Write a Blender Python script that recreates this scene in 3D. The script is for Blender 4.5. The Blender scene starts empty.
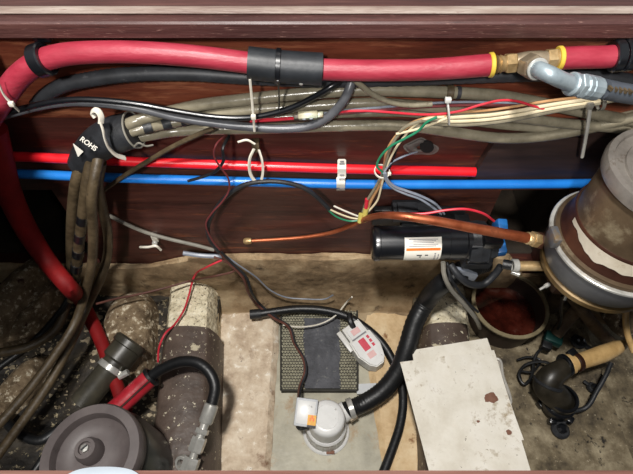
import bpy, bmesh, math, random
from mathutils import Vector, Matrix, noise
random.seed(7)
S = bpy.context.scene
COL = S.collection

# ------------------------------------------------------------------ camera
PITCH = math.radians(54.0); FPX = 475.0; CX, CY = 316.5, 237.0; CAMZ = 0.92
cd = bpy.data.cameras.new('camera'); cam = bpy.data.objects.new('camera', cd); COL.objects.link(cam)
cam.location = (0, 0, CAMZ); cam.rotation_euler = (math.pi/2 - PITCH, 0, 0)
cd.sensor_width = 36.0; cd.sensor_fit = 'HORIZONTAL'; cd.lens = FPX/633.0*36.0
cd.clip_start = 0.01; cd.clip_end = 50
S.camera = cam
# ------------------------------------------------------------------ world, light, exposure
w = bpy.data.worlds.new('world'); S.world = w; w.use_nodes = True
bg = w.node_tree.nodes['Background']; bg.inputs[0].default_value = (0.86, 0.93, 1.0, 1); bg.inputs[1].default_value = 0.16
def area(name, loc, target, size, power, color):
    d = bpy.data.lights.new(name, 'AREA'); d.shape = 'DISK'; d.size = size; d.energy = power; d.color = color
    o = bpy.data.objects.new(name, d); COL.objects.link(o); o.location = loc
    o.rotation_euler = (Vector(target)-Vector(loc)).to_track_quat('-Z', 'Y').to_euler(); return o
area('cabin_light', (-0.16, -0.06, 1.95), (0.0, 0.3, 0.1), 0.15, 20.5, (1.0, 0.965, 0.92))
area('added_wall_fill', (-0.27, -0.95, 1.75), (0.0, 0.45, 0.4), 0.14, 18.0, (1.0, 0.97, 0.93))  # unseen fill lamp, added to brighten the upper bulkhead
area('phone_flash', (0.035, 0.0, 0.935), (0.05, 0.36, 0.1), 0.015, 0.22, (1.0, 0.98, 0.95))
S.view_settings.view_transform = 'Standard'; S.view_settings.look = 'None'
S.view_settings.gamma = 1.0; S.view_settings.use_curve_mapping = False
S.view_settings.exposure = 0.66

# ------------------------------------------------------------------ where things stand: sight line cut with a real plane
def ray(px, py):
    a = (px-CX)/FPX; b = -(py-CY)/FPX
    return Vector((a, math.cos(PITCH)+b*math.sin(PITCH), -math.sin(PITCH)+b*math.cos(PITCH)))
CAM = Vector((0, 0, CAMZ)); WALL_Y = 0.5
def Y(px, py, y):
    r = ray(px, py); return CAM + r*(y/r.y)
def Wl(px, py, off=0.0): return Y(px, py, WALL_Y-off)
def F(px, py, z=0.0):
    r = ray(px, py); return CAM + r*((z-CAMZ)/r.z)
FWD = Vector((0, math.cos(PITCH), -math.sin(PITCH)))
def mm(p): return (Vector(p)-CAM).dot(FWD)/FPX          # metres per pixel at a point
def carry_on(P, first, last):
    # runs that leave the picture go on for a hand's breadth instead of stopping at its edge
    if last >= 640: P = P+[P[-1]+(P[-1]-P[-2]).normalized()*0.13]
    if first <= -6: P = [P[0]+(P[0]-P[1]).normalized()*0.10]+P
    return P
def WP(pts, off): return carry_on([Wl(p[0], p[1], p[2] if len(p) > 2 else off) for p in pts], pts[0][0], pts[-1][0])
def FP(pts, z): return [F(p[0], p[1], p[2] if len(p) > 2 else z) for p in pts]

# ------------------------------------------------------------------ materials
def lin(c):
    c = c/255.0
    return c/12.92 if c <= 0.04045 else ((c+0.055)/1.055)**2.4
def rgb(h):
    return (lin(int(h[0:2], 16)), lin(int(h[2:4], 16)), lin(int(h[4:6], 16)), 1)
MATS = {}
def mat(name, cols, scale=30, rough=0.5, metal=0.0, bump=0.0, bscale=None, stretch=(1, 1, 1), pos=None, detail=6, spec=0.5, coat=0.0, trans=0.0, spots=None):
    if name in MATS: return MATS[name]
    m = bpy.data.materials.new(name); m.use_nodes = True; nt = m.node_tree; N = nt.nodes; L = nt.links
    b = N['Principled BSDF']; b.inputs['Roughness'].default_value = rough; b.inputs['Metallic'].default_value = metal
    b.inputs['Specular IOR Level'].default_value = spec; b.inputs['Coat Weight'].default_value = coat
    b.inputs['Coat Roughness'].default_value = 0.25; b.inputs['Transmission Weight'].default_value = trans
    tc = N.new('ShaderNodeTexCoord'); mp = N.new('ShaderNodeMapping'); mp.inputs['Scale'].default_value = stretch
    L.new(tc.outputs['Object'], mp.inputs['Vector'])
    nz = N.new('ShaderNodeTexNoise'); nz.inputs['Scale'].default_value = scale; nz.inputs['Detail'].default_value = detail; nz.inputs['Roughness'].default_value = 0.65
    L.new(mp.outputs[0], nz.inputs['Vector'])
    cr = N.new('ShaderNodeValToRGB'); el = cr.color_ramp.elements
    n = len(cols)
    if pos is None: pos = [0.3+0.4*i/max(1, n-1) for i in range(n)]
    while len(el) < n: el.new(0.5)
    for i in range(n): el[i].position = pos[i]; el[i].color = rgb(cols[i])
    if n == 1: el[1].color = rgb(cols[0])
    L.new(nz.outputs[0], cr.inputs[0]); out = cr.outputs[0]
    if spots:
        for sc, lo, hi, colr in spots:
            n2 = N.new('ShaderNodeTexNoise'); n2.inputs['Scale'].default_value = sc; n2.inputs['Detail'].default_value = 8; n2.inputs['Roughness'].default_value = 0.7
            L.new(mp.outputs[0], n2.inputs['Vector'])
            mr = N.new('ShaderNodeMapRange'); mr.inputs[1].default_value = lo; mr.inputs[2].default_value = hi
            L.new(n2.outputs[0], mr.inputs[0])
            mx = N.new('ShaderNodeMix'); mx.data_type = 'RGBA'; L.new(mr.outputs[0], mx.inputs[0]); L.new(out, mx.inputs[6]); mx.inputs[7].default_value = rgb(colr)
            out = mx.outputs[2]
    L.new(out, b.inputs['Base Color'])
    if bump:
        nb = N.new('ShaderNodeTexNoise'); nb.inputs['Scale'].default_value = bscale or scale*2; nb.inputs['Detail'].default_value = 5
        L.new(mp.outputs[0], nb.inputs['Vector'])
        bp = N.new('ShaderNodeBump'); bp.inputs['Strength'].default_value = bump; bp.inputs['Distance'].default_value = 0.004
        L.new(nb.outputs[0], bp.inputs['Height']); L.new(bp.outputs[0], b.inputs['Normal'])
    MATS[name] = m; return m
M = {}
M['mahogany'] = mat('mahogany', ['28120f', '41221c', '523028'], 4, 0.42, bump=0.12, bscale=14, stretch=(1.2, 8, 11), coat=0.15,
                    spots=[(9, 0.56, 0.72, '754028'), (40, 0.66, 0.74, '2a100c')])
M['dark_board'] = mat('dark_board', ['1f1613', '2d201c', '3a2a25'], 5, 0.5, bump=0.1, stretch=(1, 6, 8))
M['beam'] = mat('beam_wood', ['311d1b', '472b28', '5a3a35'], 4, 0.45, bump=0.2, bscale=30, stretch=(1, 12, 14), coat=0.1, spots=[(70, 0.6, 0.68, '8a6a60'), (14, 0.55, 0.7, '2c1a18')])
M['beam_top'] = mat('beam_top_wood', ['35201d', '4d302b', '63423b'], 5, 0.4, bump=0.2, bscale=30, stretch=(1, 14, 14), coat=0.2)
M['worn_edge'] = mat('worn_edge_wood', ['66504a', '86766c', '9e9288'], 10, 0.5, bump=0.2, bscale=60, stretch=(1, 10, 10), spots=[(20, 0.6, 0.7, '6b4840')])
M['coaming'] = mat('coaming_wood', ['64423c', '80584e', '947064'], 6, 0.4, bump=0.15, stretch=(1, 10, 10))
M['sole'] = mat('sole_board', ['4a342c', '6a4c3e'], 6, 0.5, stretch=(1, 8, 8))
M['tabbing'] = mat('tabbing', ['5a4832', '8f785a', 'b09c7c'], 14, 0.8, bump=0.8, bscale=60, spots=[(25, 0.58, 0.7, '3a2c20'), (90, 0.62, 0.72, 'a8977a')])
M['well'] = mat('well_paint', ['8e8a7a', 'aaa592', 'bdb8a4'], 16, 0.45, bump=0.3, bscale=40, spots=[(9, 0.56, 0.62, 'a58f72'), (60, 0.66, 0.74, '5c5648')])
M['laminate'] = mat('laminate', ['a08a74', 'cbb89f', 'e4d6c0'], 30, 0.7, bump=1.0, bscale=60, spots=[(60, 0.58, 0.64, 'efe6d6'), (18, 0.60, 0.72, '7a5a42'), (120, 0.64, 0.7, '4e3828')])
M['laminate_ply'] = mat('laminate_ply', ['b4946a', 'd2b68c', 'e0caa4'], 26, 0.7, bump=0.5, bscale=50, spots=[(30, 0.6, 0.7, '8a623c'), (130, 0.66, 0.72, '4e3828')])
M['stringer'] = mat('stringer_glass', ['ab9e82', 'ddd2b4', 'f0e8d0'], 60, 0.75, bump=1.0, bscale=160, spots=[(190, 0.57, 0.63, '473626'), (14, 0.6, 0.75, '8a6e4c')])
M['brown_paint'] = mat('brown_paint', ['3b3029', '51443c', '5e5047'], 20, 0.5, bump=0.4, bscale=60, spots=[(90, 0.6, 0.63, 'cfc7ae'), (13, 0.66, 0.68, 'b8ae94'), (120, 0.66, 0.7, '8c7a68')])
M['dirt'] = mat('dirty_floor', ['30281d', '6e624c', 'a2967c'], 22, 0.8, bump=0.9, bscale=70, spots=[(12, 0.54, 0.68, '2b2319'), (90, 0.62, 0.68, 'a3957c'), (55, 0.6, 0.66, '1a1510'), (150, 0.64, 0.68, 'c0b49a')])
M['sludge'] = mat('sludge_floor', ['0f0c08', '272016', '494031'], 22, 0.7, bump=1.0, bscale=60, spots=[(16, 0.54, 0.62, '14100b'), (70, 0.58, 0.64, 'a39678'), (30, 0.6, 0.64, '6b5f4a')])
M['mound'] = mat('mound', ['4a3c2a', '7a6850', '9c8a6e'], 40, 0.85, bump=1.0, bscale=90, spots=[(80, 0.55, 0.62, 'cfc4ac'), (65, 0.6, 0.66, '3f2018')])
M['hull'] = mat('hull_side', ['1c1712', '332a20', '443a2c'], 10, 0.8, bump=0.6)
M['red_hose'] = mat('red_hose', ['8a2232', '9a2e3e', 'a53c4a'], 60, 0.42, bump=0.15, bscale=250, stretch=(0.3, 1, 1), spots=[(50, 0.68, 0.75, '8c2230')])
M['red_rubber'] = mat('red_rubber', ['8a1620', 'a82530', 'b23440'], 40, 0.4, bump=0.15, bscale=120)
M['dark_red'] = mat('dark_red_rubber', ['6a0a0e', '7c1012', '8c1616'], 30, 0.65, spec=0.3)
M['pex_red'] = mat('pex_red', ['d81722', 'e22630'], 20, 0.3)
M['pex_blue'] = mat('pex_blue', ['1766b8', '2277c8'], 20, 0.3)
M['black_rubber'] = mat('black_rubber', ['101112', '1b1c1e'], 60, 0.42, bump=0.1, bscale=200)
M['black_soft'] = mat('black_soft', ['17181a', '2a2c30'], 40, 0.5, bump=0.15, bscale=200, spots=[(60, 0.66, 0.75, '4a4a4a')])
M['sleeve'] = mat('sleeve_rubber', ['1b1d20', '2a2d31'], 40, 0.45, bump=0.1)
M['black_gloss'] = mat('black_gloss', ['0b0c0f', '15171b'], 30, 0.28, spec=0.6, coat=0.3)
M['grey_cable'] = mat('grey_cable', ['45464a', '5d5e62'], 40, 0.35)
M['tan_cable'] = mat('tan_cable', ['605a4b', '7d7664', '8f8773'], 25, 0.24, bump=0.15, bscale=120, spots=[(70, 0.62, 0.72, '5e5545')])
M['brown_cable'] = mat('brown_cable', ['33291c', '4a3e2c', '5c4e3a'], 40, 0.5, bump=0.3, bscale=150, spots=[(60, 0.6, 0.7, '2e261a')])
M['cream'] = mat('cream_wire', ['c4b695', 'dccfb0'], 40, 0.4)
M['tan_wire'] = mat('tan_wire', ['a57a50', 'c2966a'], 40, 0.4)
M['green'] = mat('green_wire', ['1d6a4c', '2a8660'], 40, 0.4)
M['red_wire'] = mat('red_wire', ['b81f30', 'd03a48'], 40, 0.35)
M['maroon_wire'] = mat('maroon_wire', ['5a2424', '74383a'], 40, 0.4)
M['grey_wire'] = mat('grey_wire', ['6d7480', '8e949e'], 40, 0.35)
M['grey_thin'] = mat('grey_thin', ['6b6860', '8a867c'], 40, 0.4)
M['brown_wire'] = mat('brown_wire', ['4d2f28', '6a4238'], 40, 0.45)
M['white_plastic'] = mat('white_plastic', ['c9c8c2', 'dcdbd6'], 40, 0.4, spots=[(90, 0.64, 0.7, '9c978a')])
M['white_tie'] = mat('white_tie', ['cfc8b8', 'e2ddd0'], 50, 0.4)
M['pump_white'] = mat('pump_white', ['d3d3d0', 'e4e4e2'], 40, 0.35, spots=[(110, 0.63, 0.68, 'a3a29b')])
M['box_white'] = mat('clear_box', ['bcbfc2', 'd4d6d8'], 60, 0.25, bump=0.2, bscale=90)
M['paper'] = mat('paper', ['d2cbbb', 'e4dfd2', 'ece8de'], 18, 0.8, bump=0.3, bscale=60, spots=[(22, 0.6, 0.7, 'a8977c'), (80, 0.66, 0.71, '8a7a60'), (9, 0.7, 0.74, '7a4a34'), (34, 0.6, 0.7, 'b8ad98'), (150, 0.66, 0.7, '6e6250')])
M['stain'] = mat('rust_stain', ['6f4a3a', '87604e'], 80, 0.8)
M['brass'] = mat('brass', ['86704c', 'b3966a', 'ccb48a'], 50, 0.35, metal=0.55, bump=0.1)
M['bronze'] = mat('bronze', ['736450', '978872', 'b0a390'], 40, 0.4, metal=0.5, bump=0.1)
M['copper'] = mat('copper', ['8a4228', 'b0603e', 'bd7250'], 30, 0.38, metal=0.7, spots=[(40, 0.62, 0.7, '5f2e1e')])
M['steel'] = mat('steel', ['a9a8a2', 'cfcec8'], 60, 0.28, metal=0.45)
M['galv'] = mat('galvanised', ['77848b', '95a2a8', 'a7b3b8'], 45, 0.4, metal=0.35, bump=0.1)
M['yellow'] = mat('yellow_ring', ['c0a030', 'd8bc50'], 40, 0.4)
M['grey_hose'] = mat('grey_hose', ['3c4148', '4e545c'], 40, 0.5)
M['olive_pvc'] = mat('olive_pvc', ['2a2822', '3c3930', '484438'], 30, 0.4, bump=0.1)
M['strainer'] = mat('strainer_plastic', ['4b4443', '5a5251', '665e5c'], 18, 0.5, bump=0.1, spots=[(50, 0.62, 0.72, '3c3534'), (14, 0.6, 0.7, '6a5c58')])
M['strainer_body'] = mat('strainer_body', ['1f2220', '2c302d'], 20, 0.35, coat=0.2)
M['can_brown'] = mat('can_brown', ['3c3024', '5e4e3c', '77664f'], 9, 0.38, metal=0.4, bump=0.1, spots=[(12, 0.56, 0.66, '8d8068'), (7, 0.6, 0.72, '2e2219')])
M['can_dark'] = mat('can_dark', ['26140f', '3c231a', '543526'], 12, 0.4, metal=0.2)
M['can_grey'] = mat('can_grey', ['4c4d50', '5f6063'], 20, 0.45, metal=0.2, spots=[(10, 0.58, 0.66, '6e5a3c')])
M['can_lid'] = mat('can_lid', ['68625a', '87817a', '9b958d'], 20, 0.4, metal=0.5, bump=0.1, spots=[(30, 0.6, 0.7, '5d4f40')])
M['label_torn'] = mat('label_torn', ['b8ad98', 'd2c9b8'], 25, 0.75, bump=0.2, spots=[(30, 0.6, 0.7, '9c8b70')])
M['orange'] = mat('orange_print', ['e8641c', 'f07a2c'], 40, 0.5)
M['print_grey'] = mat('print_grey', ['77757a', '8b898e'], 60, 0.6)
M['print_black'] = mat('print_black', ['28282c', '38383c'], 60, 0.6)
M['print_red'] = mat('print_red', ['c02038', 'd4455a'], 90, 0.5)
M['print_pink'] = mat('print_pink', ['d8a8a6', 'e0b8b4'], 90, 0.5)
M['sticker'] = mat('sticker_amber', ['dc9a18', 'eeb02a'], 90, 0.5)
M['label_white'] = mat('label_white', ['d8d4c8', 'e6e2d8'], 40, 0.5, spots=[(80, 0.66, 0.72, 'a8a294')])
M['blue_plastic'] = mat('blue_plastic', ['1a5490', '2468a8'], 30, 0.4, spots=[(50, 0.64, 0.7, '1c3c60')])
M['mat_weave'] = mat('mat_weave', ['8d8976', 'a8a48f', 'b6b29c'], 120, 0.6, spots=[(20, 0.58, 0.7, '6c6858')])
M['mat_base'] = mat('mat_base', ['2c2b26', '3c3a33'], 60, 0.8)
M['mat_dark'] = mat('mat_dark', ['35363a', '4a4b50', '5a5b60'], 40, 0.7, bump=0.5, bscale=150, spots=[(90, 0.6, 0.68, '80807a')])
M['tape_white'] = mat('tape_white', ['bfc2c4', 'd0d2d2'], 30, 0.5)
M['putty'] = mat('putty', ['56504c', '6e6762'], 60, 0.8, bump=0.5)
M['hole'] = mat('hole_black', ['060505', '0b0908'], 60, 0.9)
M['rusty_water'] = mat('rusty_water', ['120705', '34120c', '4c2219'], 18, 0.08, spots=[(16, 0.6, 0.72, '5e443c')])
M['pail'] = mat('pail_plastic', ['5e543f', '7d7258', '8e8368'], 25, 0.45)
M['pail_in'] = mat('pail_inside', ['2a2019', '40322a'], 25, 0.5)
M['tan_hose'] = mat('tan_hose', ['a58452', 'c6a46e', 'd4b682'], 30, 0.45, bump=0.1, stretch=(1, 1, 1))
M['brown_pipe'] = mat('brown_pipe', ['3c2f22', '5a4936', '6c5a44'], 40, 0.7, bump=0.6, bscale=120)
M['dark_green'] = mat('dark_green', ['0d2f2c', '17423d'], 40, 0.4)
M['connector'] = mat('connector', ['8a8468', 'a8a288', '7f9a86'], 60, 0.35, spots=[(80, 0.6, 0.68, '6a4e34')])
M['crimp'] = mat('crimp_yellow', ['a89a48', 'c4b86a'], 60, 0.3)
M['cloth'] = mat('white_cloth', ['949da6', 'a6aeb6'], 20, 0.8)
M['silver_glint'] = mat('silver_edge', ['b8b4ac', 'd0ccc4'], 60, 0.35, metal=0.3)

# ------------------------------------------------------------------ object helpers
ORG = {}
GROUPS = {'sheathed_cable': 'tan sheathed cables on the bulkhead', 'cable_tie': 'cable ties', 'brown_cable': 'brown cables hanging from the black wrap', 'red_water_hose': 'thick red hoses along the top', 'black_hose': 'black hoses at lower left', 'hose_clamp': 'cushioned clamps on the red hose', 'harness_wire': 'wires of the falling harness', 'cream_wire': 'cream wires of the flat bundle', 'pump_wire': 'wires falling to the bilge pump', 'floor_fitting': 'dark fittings on the right floor', 'small_wire': 'small wires at the crimp', 'grey_wire': 'grey wires', 'black_wire': 'black wires', 'red_wire': 'red wires'}
def link(name, verts, faces, m, parent=None, smooth=True, label=None, cat=None, group=None, kind=None, mats=None, fidx=None):
    me = bpy.data.meshes.new(name)
    vs = [Vector(v) for v in verts]
    if parent is None:
        lo = Vector((min(v.x for v in vs), min(v.y for v in vs), min(v.z for v in vs)))
        hi = Vector((max(v.x for v in vs), max(v.y for v in vs), max(v.z for v in vs)))
        org = Vector(((lo.x+hi.x)/2, (lo.y+hi.y)/2, lo.z))
    else: org = ORG[parent.name]
    me.from_pydata([v-org for v in vs], [], faces)
    for mm_ in (mats or [m]): me.materials.append(mm_)
    if fidx:
        for p, k in zip(me.polygons, fidx): p.material_index = k
    bm = bmesh.new(); bm.from_mesh(me); bmesh.ops.recalc_face_normals(bm, faces=bm.faces); bm.to_mesh(me); bm.free()
    if smooth:
        for p in me.polygons: p.use_smooth = True
        try: me.set_sharp_from_angle(angle=math.radians(38))
        except Exception: pass
    o = bpy.data.objects.new(name, me); COL.objects.link(o)
    if parent is None: o.location = org
    else: o.parent = parent
    ORG[o.name] = org
    if label: o['label'] = label
    if cat: o['category'] = cat
    group = group or (GROUPS.get(name) if label and parent is None else None)
    if group: o['group'] = group
    if kind: o['kind'] = kind
    return o
def thing(name, loc, label, cat, group=None):
    o = bpy.data.objects.new(name, None); COL.objects.link(o); o.location = loc; o.empty_display_size = 0.02
    o['label'] = label; o['category'] = cat
    group = group or GROUPS.get(name)
    if group: o['group'] = group
    ORG[o.name] = Vector(loc); return o
def catmull(pts, n=8):
    P = [Vector(p) for p in pts]
    if len(P) < 3:
        return [P[0].lerp(P[1], i/n) for i in range(n+1)], [i/n for i in range(n+1)]
    out = []; par = []
    Q = [P[0]*2-P[1]] + P + [P[-1]*2-P[-2]]
    for i in range(1, len(Q)-2):
        p0, p1, p2, p3 = Q[i-1:i+3]
        t0 = 0; t1 = t0+max(1e-5, (p1-p0).length)**.5; t2 = t1+max(1e-5, (p2-p1).length)**.5; t3 = t2+max(1e-5, (p3-p2).length)**.5
        for k in range(n):
            t = t1+(t2-t1)*k/n
            A1 = p0*((t1-t)/(t1-t0))+p1*((t-t0)/(t1-t0)); A2 = p1*((t2-t)/(t2-t1))+p2*((t-t1)/(t2-t1)); A3 = p2*((t3-t)/(t3-t2))+p3*((t-t2)/(t3-t2))
            B1 = A1*((t2-t)/(t2-t0))+A2*((t-t0)/(t2-t0)); B2 = A2*((t3-t)/(t3-t1))+A3*((t-t1)/(t3-t1))
            out.append(B1*((t2-t)/(t2-t1))+B2*((t-t1)/(t2-t1))); par.append((i-1+k/n)/(len(P)-1))
    out.append(P[-1]); par.append(1.0)
    return out, par
def frames(pts):
    T = []
    for i in range(len(pts)):
        a = pts[max(0, i-1)]; b = pts[min(len(pts)-1, i+1)]; d = b-a
        T.append(d.normalized() if d.length > 1e-9 else Vector((1, 0, 0)))
    up = Vector((0, 0, 1)) if abs(T[0].z) < 0.9 else Vector((0, 1, 0))
    n = (up - T[0]*up.dot(T[0])).normalized(); R = []
    for t in T:
        n = (n - t*n.dot(t)).normalized(); R.append((n, t.cross(n)))
    return T, R
def tube_geo(pts, r, seg=10, n=6, ridge=0.0, flat=1.0, inner=None, raw=False):
    """sweep: r is a number or a list along the path; ridge gives corrugation; inner makes it a hollow pipe"""
    if raw: C = [Vector(p) for p in pts]; par = [i/(len(C)-1) for i in range(len(C))]
    else: C, par = catmull(pts, n)
    T, R = frames(C); V = []; Fc = []
    def rad(u):
        if isinstance(r, (int, float)): return r
        x = u*(len(r)-1); i = min(int(x), len(r)-2); return r[i]*(1-(x-i))+r[i+1]*(x-i)
    for i, c in enumerate(C):
        q = rad(par[i])*(1+ridge*(1 if i % 2 else -1))
        a, b = R[i]
        for k in range(seg):
            t = 2*math.pi*k/seg; V.append(c+a*(math.cos(t)*q)+b*(math.sin(t)*q*flat))
    for i in range(len(C)-1):
        for k in range(seg):
            k2 = (k+1) % seg; Fc.append((i*seg+k, i*seg+k2, (i+1)*seg+k2, (i+1)*seg+k))
    m = len(C)*seg
    if inner is None:
        Fc.append(tuple(range(seg))); Fc.append(tuple(range(m-seg, m)))
    else:
        for i, c in enumerate(C):
            q = inner if isinstance(inner, (int, float)) else rad(par[i])*0.8
            a, b = R[i]
            for k in range(seg):
                t = 2*math.pi*k/seg; V.append(c+a*(math.cos(t)*q)+b*(math.sin(t)*q*flat))
        for i in range(len(C)-1):
            for k in range(seg):
                k2 = (k+1) % seg; Fc.append((m+i*seg+k2, m+i*seg+k, m+(i+1)*seg+k, m+(i+1)*seg+k2))
        for k in range(seg):
            k2 = (k+1) % seg
            Fc.append((k, k2, m+k2, m+k)); e = m-seg; Fc.append((e+k, e+k2, m+e+k2, m+e+k))
    return V, Fc
def tube(name, pts, r, m, parent=None, seg=10, n=6, ridge=0.0, flat=1.0, inner=None, raw=False, px=True, **kw):
    """r in photo pixels at the middle of the path when px, else metres"""
    if px:
        s = mm(pts[len(pts)//2])*(0.8 if kw.get('cat') == 'wire' else 1.0); r = [q*s for q in r] if isinstance(r, (list, tuple)) else r*s
        if inner is not None: inner = inner*s
    V, Fc = tube_geo(pts, r, seg, n, ridge, flat, inner, raw)
    return link(name, V, Fc, m, parent, **kw)
def lathe_geo(prof, c, axis=(0, 0, 1), seg=32):
    ax = Vector(axis).normalized(); up = Vector((0, 0, 1)) if abs(ax.z) < 0.9 else Vector((0, 1, 0))
    a = (up-ax*up.dot(ax)).normalized(); b = ax.cross(a); c = Vector(c); V = []; Fc = []
    for (r, h) in prof:
        for k in range(seg):
            t = 2*math.pi*k/seg; V.append(c+ax*h+(a*math.cos(t)+b*math.sin(t))*max(r, 1e-5))
    for i in range(len(prof)-1):
        for k in range(seg):
            k2 = (k+1) % seg; Fc.append((i*seg+k, i*seg+k2, (i+1)*seg+k2, (i+1)*seg+k))
    Fc.append(tuple(range(seg))); m = len(prof)*seg; Fc.append(tuple(range(m-seg, m)))
    return V, Fc
def lathe(name, prof, c, m, parent=None, axis=(0, 0, 1), seg=32, **kw):
    V, Fc = lathe_geo(prof, c, axis, seg); return link(name, V, Fc, m, parent, **kw)
def ring(name, c, axis, r_out, r_in, width, m, parent=None, seg=24, **kw):
    h = width/2; b = min(width*0.2, (r_out-r_in)*0.3)
    prof = [(r_in, -h), (r_out-b, -h), (r_out, -h+b), (r_out, h-b), (r_out-b, h), (r_in, h), (r_in, -h)]
    V, Fc = lathe_geo(prof, c, axis, seg); Fc = Fc[:-2]
    return link(name, V, Fc, m, parent, **kw)
def box_geo(c, size, rot=None, bev=0.0):
    bm = bmesh.new(); bmesh.ops.create_cube(bm, size=1)
    for v in bm.verts: v.co = Vector((v.co.x*size[0], v.co.y*size[1], v.co.z*size[2]))
    if bev: bmesh.ops.bevel(bm, geom=list(bm.edges), offset=bev, segments=2, affect='EDGES', profile=0.5)
    R = rot or Matrix.Identity(3); c = Vector(c); bm.verts.ensure_lookup_table()
    V = [R@v.co+c for v in bm.verts]; Fc = [tuple(v.index for v in f.verts) for f in bm.faces]; bm.free(); return V, Fc
def box(name, c, size, m, parent=None, rot=None, bev=0.0, **kw):
    V, Fc = box_geo(c, size, rot, bev); return link(name, V, Fc, m, parent, **kw)
def join(*geos):
    V = []; Fc = []
    for v, f in geos:
        k = len(V); V += list(v); Fc += [tuple(i+k for i in q) for q in f]
    return V, Fc
def rotz(a): return Matrix.Rotation(a, 3, 'Z')
def basis(xa, za):
    """rotation whose local x runs along xa and whose local z points along za"""
    x = Vector(xa).normalized(); z = Vector(za); z = (z-x*z.dot(x)).normalized(); y = z.cross(x)
    return Matrix((x, y, z)).transposed()
def slab(name, top, th, m, parent=None, down=(0, 0, -1), **kw):
    """thick plate under an outline of points"""
    n = len(top); d = Vector(down).normalized()*th
    V = [Vector(p) for p in top]+[Vector(p)+d for p in top]
    Fc = [tuple(range(n)), tuple(range(2*n-1, n-1, -1))]+[(i, (i+1) % n, n+(i+1) % n, n+i) for i in range(n)]
    return link(name, V, Fc, m, parent, smooth=kw.pop('smooth', False), **kw)
def prism_x(name, prof, x0, x1, m, parent=None, nx=2, **kw):
    V = []; Fc = []; n = len(prof)
    for i in range(nx+1):
        x = x0+(x1-x0)*i/nx
        V += [Vector((x, a, b)) for a, b in prof]
    for i in range(nx):
        for k in range(n):
            k2 = (k+1) % n; Fc.append((i*n+k, i*n+k2, (i+1)*n+k2, (i+1)*n+k))
    Fc.append(tuple(range(n))); Fc.append(tuple(range(nx*n, nx*n+n)))
    return link(name, V, Fc, m, parent, smooth=kw.pop('smooth', False), **kw)
def grid_surface(name, fn, nu, nv, m, parent=None, th=None, **kw):
    V = [fn(i/nu, j/nv) for j in range(nv+1) for i in range(nu+1)]
    Fc = [(j*(nu+1)+i, j*(nu+1)+i+1, (j+1)*(nu+1)+i+1, (j+1)*(nu+1)+i) for j in range(nv) for i in range(nu)]
    if th:
        n = len(V); d = Vector(th); V += [v+d for v in V]; Fc += [tuple(k+n for k in reversed(f)) for f in Fc[:]]
        rim = [i for i in range(nu+1)]+[(j*(nu+1)+nu) for j in range(1, nv+1)]+[nv*(nu+1)+i for i in range(nu-1, -1, -1)]+[j*(nu+1) for j in range(nv-1, 0, -1)]
        for a, b in zip(rim, rim[1:]+rim[:1]): Fc.append((a, b, b+n, a+n))
    return link(name, V, Fc, m, parent, **kw)
def nz(p, s, a): return noise.noise(Vector(p)*s)*a
def hexnut(name, c, axis, r, w, m, parent, **kw):
    b = w*0.12
    return lathe(name, [(r*0.8, -w/2), (r*0.93, -w/2), (r, -w/2+b), (r, w/2-b), (r*0.93, w/2), (r*0.8, w/2)], c, m, parent, axis, seg=6, smooth=False, **kw)
def text_mesh(name, s, size, loc, rot, m, parent, ext=0.0002):
    cu = bpy.data.curves.new(name, 'FONT'); cu.body = s; cu.size = size; cu.extrude = ext; cu.align_x = 'CENTER'; cu.align_y = 'CENTER'; cu.offset = size*0.02
    o = bpy.data.objects.new('tmp', cu); COL.objects.link(o); bpy.context.view_layer.update()
    me = bpy.data.meshes.new_from_object(o.evaluated_get(bpy.context.evaluated_depsgraph_get()))
    V = [rot@v.co+Vector(loc) for v in me.vertices]; Fc = [tuple(p.vertices) for p in me.polygons]
    bpy.data.objects.remove(o); bpy.data.curves.remove(cu); bpy.data.meshes.remove(me)
    return link(name, V, Fc, m, parent, smooth=False)

# ================================================================== SETTING
# bulkhead
def wall_fn(u, v):
    x = -1.05+2.1*u; z = 0.0+0.63*v; return Vector((x, WALL_Y+nz((x*2, 0, z*4), 1.0, 0.0015), z))
VX0, VX1 = Wl(497, 200).x, Wl(580, 200).x; VZ1, VZ0 = Wl(520, 190).z, Wl(520, 266).z
LX0, LX1 = Wl(-60, 220).x, Wl(72, 220).x
us = [0.0, (LX0+1.05)/2.1, (LX1+1.05)/2.1, (VX0+1.05)/2.1, (VX1+1.05)/2.1, 1.0]; vs_ = [0.0, VZ0/0.63, VZ1/0.63, 1.0]
bmw = bmesh.new()
for i in range(5):
    for j in range(3):
        if i in (1, 3) and j == 1: continue
        n1 = max(1, int((us[i+1]-us[i])*50)); n2 = max(1, int((vs_[j+1]-vs_[j])*20))
        g = [[bmw.verts.new(wall_fn(us[i]+(us[i+1]-us[i])*a/n1, vs_[j]+(vs_[j+1]-vs_[j])*b/n2)) for a in range(n1+1)] for b in range(n2+1)]
        for b in range(n2):
            for a in range(n1): bmw.faces.new((g[b][a], g[b][a+1], g[b+1][a+1], g[b+1][a]))
bmesh.ops.remove_doubles(bmw, verts=bmw.verts, dist=1e-4)
ex = bmesh.ops.extrude_face_region(bmw, geom=bmw.faces[:]); bmesh.ops.translate(bmw, vec=(0, 0.03, 0), verts=[v for v in ex['geom'] if isinstance(v, bmesh.types.BMVert)])
bmw.verts.index_update()
link('wall_back', [v.co.copy() for v in bmw.verts], [tuple(v.index for v in f.verts) for f in bmw.faces], M['mahogany'], kind='structure'); bmw.free()
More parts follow.
